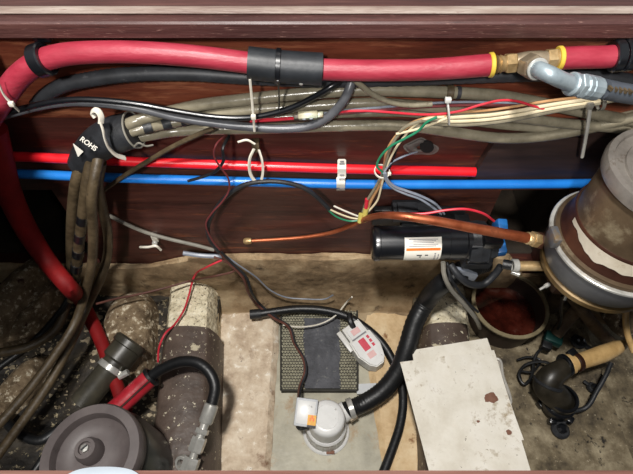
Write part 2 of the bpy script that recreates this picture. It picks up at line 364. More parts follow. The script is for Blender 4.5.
# dark spaces behind the two openings
for k_, (VX0, VX1) in enumerate(((VX0, VX1), (LX0, LX1))):
  V_, F_ = box_geo(((VX0+VX1)/2, 0.70, (VZ0+VZ1)/2), (VX1-VX0+0.02, 0.338, VZ1-VZ0+0.02))
  F_ = [f for f in F_ if not all(V_[k].y < 0.6 for k in f)]
  link('wall_behind', V_, F_, M['hull'], smooth=False, kind='structure')
# thin lighter strip added to brighten the upper bulkhead behind the hoses
M['bright_strip'] = mat('bright_strip_wood', ['34150c', '5e2c1c', '7c422c'], 4, 0.45, bump=0.15, bscale=16, stretch=(1.2, 8, 11), coat=0.1, spots=[(7, 0.52, 0.72, '9a6244'), (40, 0.62, 0.7, '2a120c')])
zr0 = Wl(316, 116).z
box('trim_17', (0, 0.4983, (zr0+0.634)/2), (2.1, 0.003, 0.634-zr0), M['bright_strip'], kind='structure')
# darker board on the right half of the bulkhead, left edge at the end of the red pipe
pts = [Wl(497, 139, 0.012), Wl(640, 137, 0.012), Wl(700, 150, 0.012), Wl(640, 189, 0.012), Wl(466, 189, 0.012), Wl(476, 172, 0.012)]
slab('trim_1', pts, 0.0115, M['dark_board'], down=(0, 1, 0), kind='structure')
# hatch beam across the top: face, worn lip, top board
def zy(row, y): return Y(316, row, y).z
yb = 0.470
z0, z1 = zy(38, yb), zy(22.5, yb)
y2 = F(316, 14.5, z1).y; z2 = zy(9, y2)
prism_x('trim_2', [(yb, z0), (yb, z1-0.002), (yb+0.002, z1), (y2, z1), (y2, z1-0.004), (0.53, z1-0.004), (0.53, z0)], -1.2, 1.2, M['beam'], kind='structure')
prism_x('trim_3', [(y2, z1+0.0002), (y2-0.0015, z1+0.002), (y2, z2-0.001), (y2+0.003, z2), (y2+0.006, z2), (y2+0.006, z1+0.0002)], -1.2, 1.2, M['worn_edge'], kind='structure')
prism_x('trim_4', [(y2+0.0065, z1), (y2+0.0065, z2), (1.4, z2), (1.4, z1)], -1.2, 1.2, M['beam_top'], kind='structure')
# cabin sole either side and in front of the hatch
SOLE = z1
HX0, HX1 = -0.366, 0.42
YF = F(316, 469.4, SOLE).y
box('ceiling_1', ((-1.2+HX0)/2, 0.2, SOLE-0.012), (1.2+HX0, 0.54, 0.024), M['sole'], kind='structure')
box('ceiling_2', ((1.2+HX1)/2, 0.2, SOLE-0.012), (1.2-HX1, 0.54, 0.024), M['sole'], kind='structure')
prism_x('trim_5', [(YF, SOLE-0.003), (YF-0.003, SOLE), (-0.6, SOLE), (-0.6, SOLE-0.03), (YF, SOLE-0.03)], HX0, HX1, M['coaming'], kind='structure')
# closed hull: sides and forward bulkhead
grid_surface('wall_left', lambda u, v: Vector((-0.66-0.42*v, -0.25+0.78*u, 0.06+0.62*v)), 20, 12, M['hull'], th=(-0.03, 0, 0), kind='structure')
grid_surface('wall_right', lambda u, v: Vector((0.74+0.36*v, -0.25+0.78*u, 0.06+0.62*v)), 20, 12, M['hull'], th=(0.03, 0, 0), kind='structure')
box('wall_front', (0, -0.25, 0.32), (2.3, 0.03, 0.66), M['hull'], kind='structure')
# floors
ZL, ZR = 0.05, 0.05
grid_surface('floor_1', lambda u, v: Vector((-0.24+0.48*u, -0.25+0.76*v, nz((u*3, v*4, 0), 1.5, 0.001))), 20, 30, M['well'], th=(0, 0, -0.02), kind='structure')
def fl_left(u, v):
    x = -0.20-0.52*u; y = -0.25+0.76*v
    z = ZL+max(0, -0.46-x)*0.30+nz((x, y, 3), 22, 0.008)+nz((x, y, 5), 60, 0.004)
    return Vector((x, y, z))
grid_surface('floor_2', fl_left, 60, 80, M['sludge'], th=(0, 0, -0.03), kind='structure')
def fl_right(u, v):
    x = 0.20+0.60*u; y = -0.25+0.76*v
    z = ZR-min(0.12, max(0, x-0.535)*2.5)+nz((x, y, 9), 18, 0.004)+nz((x, y, 2), 70, 0.0018)
    return Vector((x, y, z))
grid_surface('floor_3', fl_right, 70, 80, M['dirt'], th=(0, 0, -0.03), kind='structure')
# fibreglass tabbing where bulkhead meets the bilge
zt = Wl(316, 259, 0.012).z
def tab(u, v):
    x = -0.75+1.5*u
    a = [(0.4985, zt+0.004), (0.487, zt-0.002), (0.484, zt*0.75), (0.483, zt*0.4), (0.478, 0.05), (0.462, 0.012), (0.44, 0.003)]
    k = v*(len(a)-1); i = min(int(k), len(a)-2); t = k-i
    y = a[i][0]*(1-t)+a[i+1][0]*t; z = a[i][1]*(1-t)+a[i+1][1]*t
    dz = nz((x, v, 0), 14, 0.006)+nz((x, v, 0), 50, 0.002)
    if v < 0.25: z += dz
    drop = 0.035*max(0, min(1, (-0.22-x)/0.1))
    drop += 0.075*max(0, min(1, (x-0.36)/0.05))
    return Vector((x, min(0.4985, y+nz((x, z, 1), 25, 0.003)), z-drop*(1-v)))
grid_surface('baseboard_back', tab, 150, 30, M['tabbing'], kind='structure')
# raised fibreglass panels on both sides of the well floor
def panel(name, q, m, h, seed):
    A, B, C_, D = [Vector(p) for p in q]
    def fn(u, v):
        p = A.lerp(B, u).lerp(D.lerp(C_, u), v)
        e = min(1, min(u, 1-u, v, 1-v)*12)
        p.x += nz((v*8, seed, 0), 1, 0.004)*(abs(u-0.5)*2)
        p.z = h*(0.15+0.85*e)+nz((p.x, p.y, seed), 40, 0.0022)+nz((p.x, p.y, seed), 120, 0.0008)
        return p
    grid_surface(name, fn, 24, 70, m, th=(0, 0, -h*0.5), kind='structure')
panel('trim_6', [F(212, 303), F(281, 303), F(270, 480), F(206, 480)], M['laminate'], 0.012, 1)
panel('trim_7', [F(359, 303), F(432, 303), F(445, 480), F(384, 480)], M['laminate_ply'], 0.010, 2)
# stringers (cream glass at the bulkhead, brown painted forward)
def stringer(name, sx, y0, y1, xa, xb, zt_, m, seed, rough_amp, rnd):
    def fn(u, v):
        y = y0+(y1-y0)*v; hw = xa[1]+(xb[1]-xa[1])*v; xc = xa[0]+(xb[0]-xa[0])*v
        a = -1+2*u; e = abs(a)
        if e < rnd: X = a/rnd*0.72*hw; z = zt_*(1-0.07*(e/rnd)**2)
        else:
            t = (e-rnd)/(1-rnd); X = math.copysign(hw*(0.72+0.28*math.sin(min(1, t*2.2)*math.pi/2)), a); z = zt_*0.93*(1-t)**1.15
        p = Vector((sx*(xc+X), y, max(z, 0.001)))
        d = nz((p.x, p.y, p.z+seed), 55, rough_amp)+nz((p.x, p.y, p.z+seed), 140, rough_amp*0.6)
        p.z = max(0.001, p.z+d); p.x += d*0.6; return p
    return grid_surface(name, fn, 48, 70, m, kind='structure')
stringer('trim_8', -1, 0.485, 0.365, (0.254, 0.050), (0.243, 0.050), 0.098, M['stringer'], 1, 0.0035, 0.5)
stringer('trim_9', -1, 0.384, -0.2, (0.241, 0.054), (0.19, 0.056), 0.112, M['brown_paint'], 2, 0.0008, 0.62)
stringer('trim_10', 1, 0.485, 0.365, (0.262, 0.046), (0.25, 0.046), 0.098, M['stringer'], 3, 0.0028, 0.5)
stringer('trim_11', 1, 0.392, -0.2, (0.246, 0.050), (0.2, 0.052), 0.110, M['brown_paint'], 4, 0.0008, 0.62)
# hull ribs and lumps of glass at the left
def lump(name, c, rx, ry, rz, ang, m, seed, amp=0.012):
    R = rotz(ang); c = Vector(c); V = []; Fc = []; nu, nv = 40, 14
    for j in range(nv+1):
        ph = j/nv*math.pi/2
        for i in range(nu):
            t = 2*math.pi*i/nu
            p = Vector((math.copysign(abs(math.cos(t))**0.7, math.cos(t))*math.cos(ph)**0.6*rx, math.copysign(abs(math.sin(t))**0.7, math.sin(t))*math.cos(ph)**0.6*ry, math.sin(ph)**0.9*rz))
            q = R@p+c; d = nz((q.x, q.y, q.z+seed), 24, amp)+nz((q.x, q.y, q.z+seed), 80, amp*0.35)
            V.append(q+Vector((d*0.7, d*0.4, d*(j/nv))))
    for j in range(nv):
        for i in range(nu): Fc.append((j*nu+i, j*nu+(i+1) % nu, (j+1)*nu+(i+1) % nu, (j+1)*nu+i))
    Fc.append(tuple(range(nu))); return link(name, V, Fc, m, kind='structure')
lump('trim_12', F(134, 345, 0.035), 0.052, 0.105, 0.075, 0.15, M['mound'], 1, 0.008)
lump('trim_13', F(27, 318, 0.06), 0.036, 0.13, 0.10, -0.35, M['mound'], 2)
lump('trim_14', F(52, 320, 0.05), 0.017, 0.09, 0.075, -0.5, M['mound'], 3)
lump('trim_15', F(20, 400, 0.05), 0.03, 0.08, 0.05, -0.4, M['mound'], 4)

# ================================================================== HOSES AND CABLES ALONG THE BULKHEAD
def hose(name, pts, r, m, label, cat, **kw): return tube(name, pts, r, m, label=label, cat=cat, **kw)
# big red hose on top
t = thing('red_water_hose', Wl(250, 62, 0.035), 'thick red hose along the top, passing through the black rubber sleeve', 'hose')
P = WP([(-10, 118), (6, 94), (20, 76), (38, 63), (62, 55), (110, 52), (160, 53.5), (210, 58), (249, 63), (285, 67), (322, 69.5), (370, 70.5), (430, 69.5), (491, 65)], 0.036)
tube('hose_body', P, [12.3, 12.3, 12.2, 12, 11.5, 11, 10.8, 10.8, 10.8, 10.8, 10.8, 10.8, 10.9, 11.2], M['red_hose'], t, seg=20, n=8)
s = mm(P[-1]); ring('end_ring', P[-1], P[-1]-P[-2], 12.2*s, 8*s, 4.5*s, M['yellow'], t, label='yellow ring at the end of the hose')
t = thing('red_water_hose', Wl(600, 57, 0.036), 'short thick red hose at the top right, between brass tee and black clamp', 'hose')
P = WP([(559, 58.5), (580, 57.5), (605, 57), (628, 55), (650, 54)], 0.036)
tube('hose_body', P, 11, M['red_hose'], t, seg=20)
s = mm(P[0]); ring('end_ring', P[0], P[1]-P[0], 12*s, 8*s, 4.5*s, M['yellow'], t, label='yellow ring at the end of the hose')
# black repair sleeve with its tie
P = WP([(248, 63), (285, 67), (322, 69.3)], 0.036)
t = thing('rubber_sleeve', P[1], 'black rubber sleeve wrapped around the red hose at the top', 'sleeve')
tube('sleeve_wrap', P, 15.8, M['sleeve'], t, seg=28, inner=11.4)
s = mm(P[1]); lathe('rivet', [(2.2*s, 0), (2.0*s, 1.6*s), (0.8*s, 2.3*s)], Wl(301, 83, 0.049), M['steel'], t, axis=(0, -1, -0.4), seg=12)
t = thing('cable_tie', Wl(278, 66, 0.036), 'black cable tie around the black rubber sleeve with its tail hanging down', 'cable tie')
c = Wl(278, 66.2, 0.036); s = mm(c); ring('tie_loop', c, P[2]-P[0], 17.3*s, 16*s, 5*s, M['black_gloss'], t, seg=28)
tube('tie_tail', WP([(278, 80, 0.055), (279, 95, 0.045), (279, 109, 0.036)], 0), 2.2, M['black_gloss'], t, seg=6, flat=0.4)
# cushion clamps
def p_clamp(px, py, d, r, label, off=0.036, w=9, n=1):
    c = Wl(px, py, off); s = mm(c); ax = Vector((d[0], 0, d[1]))
    t = thing('hose_clamp', c, label, 'clamp')
    for k in range(n):
        cc = c+ax.normalized()*(k-(n-1)/2)*w*1.15*s
        ring('clamp_band', cc, ax, (r+4.5)*s, r*1.0*s, w*s, M['black_gloss'], t, seg=28)
    box('clamp_tab', c+Vector((0, 0.026, 0.014)), (w*s*1.3, 0.018, 0.008), M['black_gloss'], t, bev=0.001)
    return t
p_clamp(42, 60, (1, 0.3), 12.0, 'black cushioned clamp around the red hose at upper left', w=13)
p_clamp(622, 55.5, (1, 0.08), 11.2, 'black cushioned clamp around the red hose at upper right', w=9, n=2)
# brass tee with grey elbow hose
a = Wl(495, 64.6, 0.036); b = Wl(556, 58.6, 0.036); ax = (b-a).normalized(); s = mm(a)
t = thing('brass_tee', a.lerp(b, .5), 'brass tee fitting joining the two thick red hoses', 'pipe fitting')
def along(px): return a+ax*((px-495)*s)
lathe('barb_neck', [(7*s, 0), (9*s, 1*s), (7.4*s, 3*s), (9*s, 4*s), (7.6*s, 7*s), (7.6*s, 10*s)], along(496), M['brass'], t, axis=ax, seg=20)
hexnut('hex_nut', along(510), ax, 10*s, 10*s, M['brass'], t)
lathe('tee_body', [(8.4*s, 0), (9*s, 4*s), (9.6*s, 12*s), (9*s, 24*s), (8*s, 30*s)], along(515), M['bronze'], t, axis=ax, seg=20)
hexnut('hex_nut', along(549), ax, 10.5*s, 9*s, M['brass'], t)
lathe('barb_neck', [(7.6*s, 0), (9*s, 2*s), (7.6*s, 4*s), (9*s, 6*s), (7.4*s, 8*s)], along(553), M['brass'], t, axis=ax, seg=20)
e0 = Wl(527, 65, 0.046); e1 = Wl(538, 69, 0.068); axn = (e1-e0).normalized()
hexnut('branch_nut', e0.lerp(e1, .45), axn, 12*s, 17*s, M['bronze'], t)
t = thing('hydraulic_hose', Wl(590, 85, 0.06), 'grey hydraulic hose with bent steel elbow leaving the brass tee', 'hose')
P = [Wl(535, 68, 0.062), Wl(541, 70.5, 0.074), Wl(551, 75, 0.082), Wl(563, 80.5, 0.080), Wl(577, 85, 0.074)]
tube('elbow', P, 8.2, M['galv'], t, seg=18)
ring('collar', P[0].lerp(P[1], .45), P[1]-P[0], 10.2*s, 7*s, 2.6*s, M['steel'], t)
d = (Wl(603, 90, 0.066)-P[-1]).normalized(); s2 = mm(P[-1])
ring('crimp_collar', P[-1]+d*(-6*s2), d, 11.6*s2, 7*s2, 7*s2, M['galv'], t, seg=20)
hexnut('crimp_nut', P[-1]+d*(1.5*s2), d, 12.3*s2, 7*s2, M['galv'], t)
lathe('ferrule', [(10.4*s2, 0), (12*s2, 2*s2), (12*s2, 7*s2), (11.2*s2, 8*s2), (12*s2, 9*s2), (12*s2, 22*s2), (11*s2, 24*s2)], P[-1]+d*(5*s2), M['galv'], t, axis=d, seg=14, smooth=False)
HP = [Wl(603, 89, 0.066), Wl(620, 92.5, 0.062), Wl(650, 97, 0.058)]
tube('hose_body', HP, 9.8, M['grey_hose'], t, seg=18)
q = [HP[0].lerp(HP[2], k/10) for k in range(11)]
V, Fc = [], []
for k in range(9):
    v, f = box_geo(q[k]+Vector((0.002, -0.0075, 0.0065)), (0.0022, 0.006, 0.004), rotz(0.3)); n0 = len(V); V += v; Fc += [tuple(i+n0 for i in g) for g in f]
link('tan_stripe', V, Fc, M['brown_cable'], t, smooth=False, label='row of tan printed marks')
# conduit
hose('corrugated_conduit', WP([(36, 106), (46, 95), (62, 86), (90, 79.5), (130, 74.5), (190, 73.5), (245, 77), (322, 80), (420, 78), (500, 75), (560, 74), (600, 77), (650, 84)], 0.0125), 7.4, mat('conduit_grey', ['26272a', '3a3c40'], 40, .5, spots=[(60, .62, .72, '5a5a5c')]),
     'dark ridged conduit running behind the thick red hose', 'conduit', seg=14, n=14, ridge=0.035)
# tan sheathed cables
g = None
hose('sheathed_cable', WP([(108, 137, .034), (128, 124.5, .036), (150, 116.5, .026), (172, 111, .014), (200, 105), (240, 100), (300, 94), (360, 90), (413, 91), (450, 92.5), (500, 96), (545, 104), (600, 115), (650, 124)], 0.011), 6.2, M['tan_cable'],
     'uppermost fat tan cable on the bulkhead under the red hose', 'cable', seg=14)
P = WP([(106, 142, .038), (128, 133, .040), (146, 128, .034), (168, 123.5, .020), (200, 117), (250, 110), (310, 106), (370, 103), (420, 106), (470, 112), (520, 118), (570, 124), (650, 131)], 0.013)
t = thing('sheathed_cable', P[3], 'fat tan cable with black tape bands near the black wrap, second from the top', 'cable')
tube('cable_body', P, 5.4, M['tan_cable'], t, seg=14)
s = mm(P[1])
for k, (px, py) in enumerate([(147, 127.8), (166, 123.9), (184, 120)]):
    o_ = (.034, .021, .0145)[k]; c = Wl(px, py, o_); tube('tape_band', [Wl(px-4, py+1.1, o_+.0022), c, Wl(px+5, py-1.2, o_-.0022)], 6.0, M['black_soft'], t, seg=14, label='black tape band')
hose('sheathed_cable', WP([(106, 146, .030), (128, 139.5, .034), (148, 135.5, .026), (170, 132, .014), (210, 129.5), (260, 128.5), (310, 127), (360, 125.5), (410, 126.5), (450, 132), (500, 138), (540, 136.5), (590, 128), (650, 113)], 0.012), 5.6, M['tan_cable'],
     'lowest fat tan cable on the bulkhead, dipping at the right', 'cable', seg=14)
hose('sheathed_cable', WP([(252, 118.5), (300, 116), (350, 113.5), (410, 113), (460, 120), (520, 127), (565, 128), (600, 121), (650, 110)], 0.0055), 4.2, M['tan_cable'],
     'slim tan cable squeezed between the fatter tan cables', 'cable', seg=12)
t = thing('cable_clip', Wl(449, 92, 0.011), 'tan plastic clip on the uppermost tan cable', 'clip')
c = Wl(449, 92.3, 0.011); s = mm(c); ring('clip_band', c, (1, 0, -0.05), 7.6*s, 6.3*s, 7*s, M['brown_cable'], t)
ring('print_mark', Wl(458, 92.8, 0.011), (1, 0, -0.05), 6.7*s, 6.2*s, 4*s, M['print_black'], t)
hose('thin_cable', WP([(214, 128), (195, 136), (172, 147), (148, 161), (125, 175), (104, 190)], 0.030), 2.4, M['brown_cable'], 'thin brown cable slanting down across both plastic pipes', 'cable', seg=8)
# black cables
hose('black_cable', WP([(-8, 118), (17, 110), (48, 102.5), (75, 99.5), (105, 100.5), (140, 104.5), (175, 111), (215, 117), (250, 117.5), (285, 110), (312, 98), (332, 86), (345, 76, .02)], 0.034), 2.9, M['black_gloss'],
     'thin glossy black cable sweeping from the left edge up behind the sleeve', 'cable', seg=12)
hose('grey_cable', WP([(-8, 121), (17, 113.5), (48, 106), (75, 103), (110, 104.5), (142, 109), (175, 117), (210, 122.5), (250, 127), (290, 128.5), (318, 123), (338, 108), (348, 92), (353, 76, .02)], 0.030), [2.6, 2.6, 2.6, 2.8, 3.4, 4.2, 4.5, 4.5, 4.5, 4.5, 4.5, 4.5, 4.5, 4.5], M['grey_cable'],
     'dark grey cable in a loop below the black sleeve', 'cable', seg=14)
hose('grey_cable', WP([(352, 78), (362, 86), (374, 95), (390, 102), (410, 105), (432, 104)], 0.028), 2.9, M['tan_cable'], 'pale grey short cable curving right from behind the red hose', 'cable', seg=10)
# inline connector and its wires
c = Wl(308, 115.5, 0.030); s = mm(c); R = basis((1, 0, 0.06), (0, -0.6, 0.8))
t = thing('wire_connector', c, 'dirty clear inline connector with greenish contacts, over the tan cables', 'connector')
box('housing', c, (20*s, 8*s, 9*s), M['connector'], t, R, bev=1.5*s)
box('end_block', c+R@Vector((-11*s, 0, 0)), (7*s, 7*s, 7*s), M['brown_cable'], t, R, bev=1*s)
box('end_block', c+R@Vector((11*s, 0, 0)), (9*s, 6*s, 6*s), M['connector'], t, R, bev=1*s)
for k in (-2, 3): box('contact', c+R@Vector((k*s*1.4-1*s, -4.2*s, 1.5*s)), (3.4*s, 1*s, 5*s), M['grey_wire'], t, R, bev=.3*s)
hose('red_wire', WP([(250, 121), (270, 120), (296, 118)], 0.0255), 2.2, M['red_wire'], 'red wire entering the dirty clear connector from the left', 'wire', seg=8)
hose('maroon_wire', WP([(322, 115.5), (350, 112.5), (385, 109.5), (420, 107), (470, 105), (520, 106)], 0.0245), 1.9, M['maroon_wire'], 'dark maroon wire leaving the dirty clear connector to the right', 'wire', seg=8)
hose('pale_wire', WP([(322, 113.5), (350, 110), (385, 107), (420, 104), (460, 102), (520, 103)], 0.0235), 1.6, M['grey_wire'], 'pale grey wire above the maroon wire, leaving the clear connector', 'wire', seg=8)
hose('red_wire', WP([(318, 117, .026), (345, 111.5, .028), (370, 111), (392, 112.5), (420, 114.5), (440, 114), (460, 111), (480, 105), (500, 100.5), (516, 101), (530, 105), (546, 110)], 0.031), 1.6, M['red_wire'], 'bright red wire arching over the cream wires at the right', 'wire', seg=8)
for k, (m_, dy, lab) in enumerate([('cream', 0, 'upper cream wire of the flat bundle under the tee'), ('cream', 4.2, 'middle cream wire of the flat bundle under the tee'), ('tan_cable', 8, 'lower grey cream wire of the flat bundle under the tee')]):
    hose('cream_wire', WP([(431, 118+dy*0.7), (460, 117+dy), (490, 115+dy), (520, 110.5+dy), (550, 105+dy*.9), (580, 100.5+dy*.8), (606, 98+dy*.5), (640, 96)], 0.030+0.001*k), 2.5, M[m_], lab, 'wire', seg=8)
hose('orange_wire', WP([(452, 112.5), (490, 110), (520, 105.5), (555, 100), (600, 96), (640, 95)], 0.0275), 1.8, M['tan_wire'], 'pale orange wire along the top of the cream bundle', 'wire', seg=8)
# harness dropping down to the pump
hb = [(446, 117), (425, 119), (408, 126), (396, 137), (388, 150), (384, 170), (379, 185), (371, 200), (367, 210)]
for m_, r_, offs, lab in [('tan_wire', 2.7, (0, 0, 0), 'broad tan wire in the harness falling from the cables to the pump'),
                     ('tan_cable', 2.0, (-5, 2, 0.003), 'grey tan wire on the left side of the falling harness'),
                     ('black_gloss', 1.9, (4, 3, -0.003), 'black wire behind the tan wire in the falling harness'),
                     ('cream', 1.5, (5, 0, 0.002), 'cream wire on the right side of the falling harness')]:
    pp = []
    for i, (x, y) in enumerate(hb):
        f = math.sin(i*0.9+offs[0])*1.0+0.6
        k = 1 if i < 5 else 0.6
        xx, yy = x+offs[0]*f*k, y+offs[1]*f*k
        if m_ == 'cream' and i > 5: xx = [381, 381, 377, 366][min(i-5, 3)]; yy = [172, 188, 201, 214][min(i-5, 3)]
        pp.append(Wl(xx, yy, 0.032+offs[2]))
    hose('harness_wire', pp, r_, M[m_], lab, 'wire', seg=8)
hose('green_wire', WP([(437, 117), (427, 122), (418, 131), (404, 139), (391, 146), (381, 156), (377, 166), (382, 172), (386, 178)], 0.041), 1.6, M['green'], 'green wire wound around the falling harness', 'wire', seg=8)
hose('white_wire', WP([(447, 118), (437, 122), (424, 127), (410, 131), (396, 134)], 0.036), 1.7, M['cream'], 'short off-white wire crossing under the green wire', 'wire', seg=8)
t = thing('cable_tie', Wl(382, 172, 0.036), 'white cable tie around the falling harness over the red pipe', 'cable tie')
c = Wl(382, 171.5, 0.034); s = mm(c); ring('tie_loop', c, (0.15, -.2, 1), 8.2*s, 7.4*s, 2.4*s, M['white_tie'], t)
box('tie_head', c+Vector((7*s, -3*s, 0)), (3.5*s, 3*s, 3*s), M['white_tie'], t, bev=.4*s)
hose('pale_wire', WP([(384, 172, .042), (391, 163), (402, 157), (417, 152, 0.012)], 0.03), 1.3, M['grey_wire'], 'pale wire from the harness into the sealed hole', 'wire', seg=6)
for dx, lab in ((0, 'left grey wire curving from the harness tie to the pump bracket'), (3.2, 'right grey wire curving from the harness tie to the pump bracket')):
    hose('grey_wire', WP([(384+dx*.4, 173), (386+dx*.5, 180), (393+dx*.4, 188-dx*.5), (406, 194-dx), (420, 199-dx), (432+dx, 207-dx), (441+dx, 214)], 0.045), 1.7, M['grey_wire'], lab, 'wire', seg=6)
# sealed hole in the bulkhead
t = thing('sealed_hole', Wl(420, 147), 'grey putty around a dark hole in the bulkhead, right of the harness', 'hole')
def blob(u, v):
    a = u*2*math.pi; r = (0.25+0.75*v)
    x = 421+math.cos(a)*r*15*(1+0.22*math.sin(2*a+1)); y = 147.5+math.sin(a)*r*8.5*(1+0.2*math.sin(3*a))
    p = Wl(x, y, 0.0015+0.006*math.sin(min(1, v*1.2)*math.pi)**0.7); return p
grid_surface('putty', blob, 28, 6, M['putty'], t)
slab('hole', [Wl(427+math.cos(k/10*math.pi)*7, 147.5+math.sin(k/10*math.pi)*5.5, 0.0085) for k in range(20)], 0.004, M['hole'], t, down=(0, 1, 0), label='dark opening')
# plastic water pipes
P = WP([(-6, 155.5), (120, 161), (240, 165.5), (350, 169), (475, 172)], 0.0125)
hose('red_pipe', P, 4.9, M['pex_red'], 'straight bright red plastic water pipe across the bulkhead', 'pipe', seg=16)
P = WP([(2, 173), (120, 178), (240, 181.5), (350, 184.2), (475, 184.5), (640, 183)], 0.0200)
hose('blue_pipe', P, 4.7, M['pex_blue'], 'straight blue plastic water pipe below the red pipe', 'pipe', seg=16)
# white marked clip on the pipes
t = thing('pipe_clip', Wl(342, 178, 0.02), 'white printed strap clip holding the red and blue pipes', 'clip')
s = mm(Wl(342, 177, .02)); 
def strap(u, v):
    rows = [(159.5, .004), (163, .013), (165, .019), (169, .0228), (173, .022), (177, .022), (180.5, .0275), (184, .0295), (188, .027), (190.5, .014)]
    k = v*(len(rows)-1); i = min(int(k), len(rows)-2); f = k-i
    row = rows[i][0]*(1-f)+rows[i+1][0]*f; off = rows[i][1]*(1-f)+rows[i+1][1]*f
    wd = 4.3 if row > 160.5 else 3.2
    return Wl(341.8+(u-.5)*2*wd-(1.0 if row > 178 else 0), row, off)
grid_surface('strap', strap, 4, 27, M['label_white'], t, th=(0, 0.001, 0))
for (y_, o_, w_) in [(161.5, .0135, 4), (163.8, .0195, 5), (175, .0235, 4), (179, .0285, 6), (188.5, .0275, 5)]:
    box('printed_mark', Wl(342, y_, o_), (w_*s, .0008, 1.3*s), M['print_grey'], t)

# ties hanging at the middle
t = thing('cable_tie', Wl(252, 108, 0.045), 'long white cable tie hanging from the sleeve over the black cables', 'cable tie')
tube('tie_strap', WP([(250, 79, .05), (251.5, 95, .048), (253, 112, .047), (254.5, 131, .045)], 0), 1.5, M['white_tie'], t, seg=6, flat=0.9)
box('tie_head', Wl(253.5, 117, .049), (4*s, 3*s, 4*s), M['white_tie'], t, bev=.5*s)
t = thing('tie_mount', Wl(256, 145, 0.01), 'brown tie mount with a looped white tie in front of the red pipe', 'cable tie')
c = Wl(256, 145.5, 0.02); box('mount_block', c, (7*s, .012, 11*s), M['brown_cable'], t, bev=.001)
tube('tie_loop', WP([(254, 149, .03), (250, 158, .034), (250, 172, .034), (254, 180, .034), (259, 183, .034), (262.5, 175, .034), (262, 160, .034), (259, 150, .03)], 0), 1.7, M['white_tie'], t, seg=6, flat=0.6)
tube('tie_tail', WP([(255, 144, .03), (247, 140, .03), (238, 142, .03)], 0), 1.2, M['white_tie'], t, seg=6)
t = thing('cable_tie', Wl(450, 108, 0.035), 'white cable tie around the cream wires below the tan clip', 'cable tie')
tube('tie_strap', WP([(447, 98, .030), (448, 106, .037), (449, 115, .040), (449, 124, .037)], 0), 2.0, M['white_plastic'], t, seg=6, flat=.5)
box('tie_head', Wl(448, 100, .036), (5*s, 4*s, 4*s), M['white_plastic'], t, bev=.5*s)
t = thing('cable_tie', Wl(588, 120, 0.03), 'pale grey cable tie with a long tail hanging under the hydraulic hose', 'cable tie')
c = Wl(601, 102, 0.033); ring('tie_loop', c, (1, 0, .15), 7*s, 6.2*s, 3*s, M['grey_thin'], t)
box('tie_head', Wl(590, 106, .04), (5*s, 4*s, 5*s), M['grey_thin'], t, bev=.5*s)
tube('tie_tail', WP([(590, 108, .04), (587, 130, .038), (582, 157, .034)], 0), 2.0, mat('pale_tie', ['a8a69e', 'bcbab2'], 40, .4), t, seg=6, flat=.9)
t = thing('cable_tie', Wl(8, 98, 0.05), 'white cable tie around the red hose at the left edge', 'cable tie')
tube('tie_strap', WP([(-2, 82, .057), (4, 95, .058), (12, 104, .056), (19, 111, .05)], 0), 1.7, M['white_tie'], t, seg=6, flat=.5)
box('tie_head', Wl(11.5, 104, .058), (4*s, 3*s, 4*s), M['white_tie'], t, bev=.5*s)

# black wrap on the left bundle
P = WP([(134, 130), (118, 134), (103, 141), (91, 151), (82, 165)], 0.034)
t = thing('cable_wrap', P[2], 'black wrap with white lettering around the bundle of tan cables', 'wrap')
tube('wrap_body', P, [17.5, 18.5, 18, 16.5, 14.5], M['black_soft'], t, seg=24)
s = mm(P[1])
ring('wrap_edge', P[0], P[0]-P[1], 18.8*s, 17.2*s, 1.6*s, M['grey_thin'], t, label='pale curled edge')
tube('edge_tail', WP([(134, 147, .055), (139, 143, .058), (146, 146, .056), (153, 145, .05)], 0), 1.0, M['grey_thin'], t, seg=6, label='pale curled edge')
tv = (Wl(98, 151, .05)-Wl(80, 138, .05)).normalized(); nrm = (CAM-Wl(88, 144, .05)).normalized()
text_mesh('lettering', 'ROHS', 6.6*s, Wl(88.5, 144, .0655), basis(tv, nrm), M['label_white'], t)
slab('white_tab', [Wl(73, 144, .057), Wl(83, 152, .06), Wl(78, 157, .06)], .001, M['label_white'], t, down=(0, 1, 0), label='small white torn corner')
t = thing('strap_hook', Wl(105, 135, .065), 'off-white plastic strap with a hooked end across the black wrap', 'strap')
tube('strap_band', WP([(100, 121, .060), (103, 130, .067), (105, 139, .069), (109, 148, .069), (116, 155, .066), (125, 158, .058)], 0), 3.0, M['white_tie'], t, seg=8, flat=0.45)
tube('hook_end', WP([(95, 117, .055), (92.5, 113, .054), (94.5, 110, .055), (98, 111, .057), (101, 116, .059), (101, 123, .061)], 0), 3.4, M['white_tie'], t, seg=8, flat=.6)

# ================================================================== LEFT SIDE, FALLING CABLES
def mixpath(pts):
    out = []
    for p in pts:
        if p[2] == 'w': out.append(Wl(p[0], p[1], p[3]))
        else: out.append(F(p[0], p[1], p[3]))
    return out
hose('brown_cable', mixpath([(84, 158, 'w', .04), (77, 178, 'w', .05), (73, 205, 'w', .05), (71, 240, 'w', .05), (71, 268, 'w', .06), (68, 300, 'f', .14), (55, 330, 'f', .13), (30, 346, 'f', .13), (-8, 354, 'f', .13)]), 4.7, M['brown_cable'],
     'leftmost brown cable hanging from the black wrap', 'cable', seg=12)
P = mixpath([(92, 160, 'w', .05), (87, 185, 'w', .062), (83, 215, 'w', .064), (79, 245, 'w', .066), (76, 270, 'w', .07), (72, 300, 'f', .16)])
t = thing('banded_cable', P[-1], 'cable spirally wrapped in black tape, hanging from the black wrap', 'cable')
tube('cable_body', P, 5.2, M['brown_cable'], t, seg=12)
C_, pr = catmull(P, 12); s = mm(P[2])
for k in range(3, len(C_)-4, 7):
    tube('tape_band', [C_[k], C_[k+1], C_[k+2], C_[k+3]], 5.7, M['black_gloss'], t, seg=12, n=2, label='black tape band')
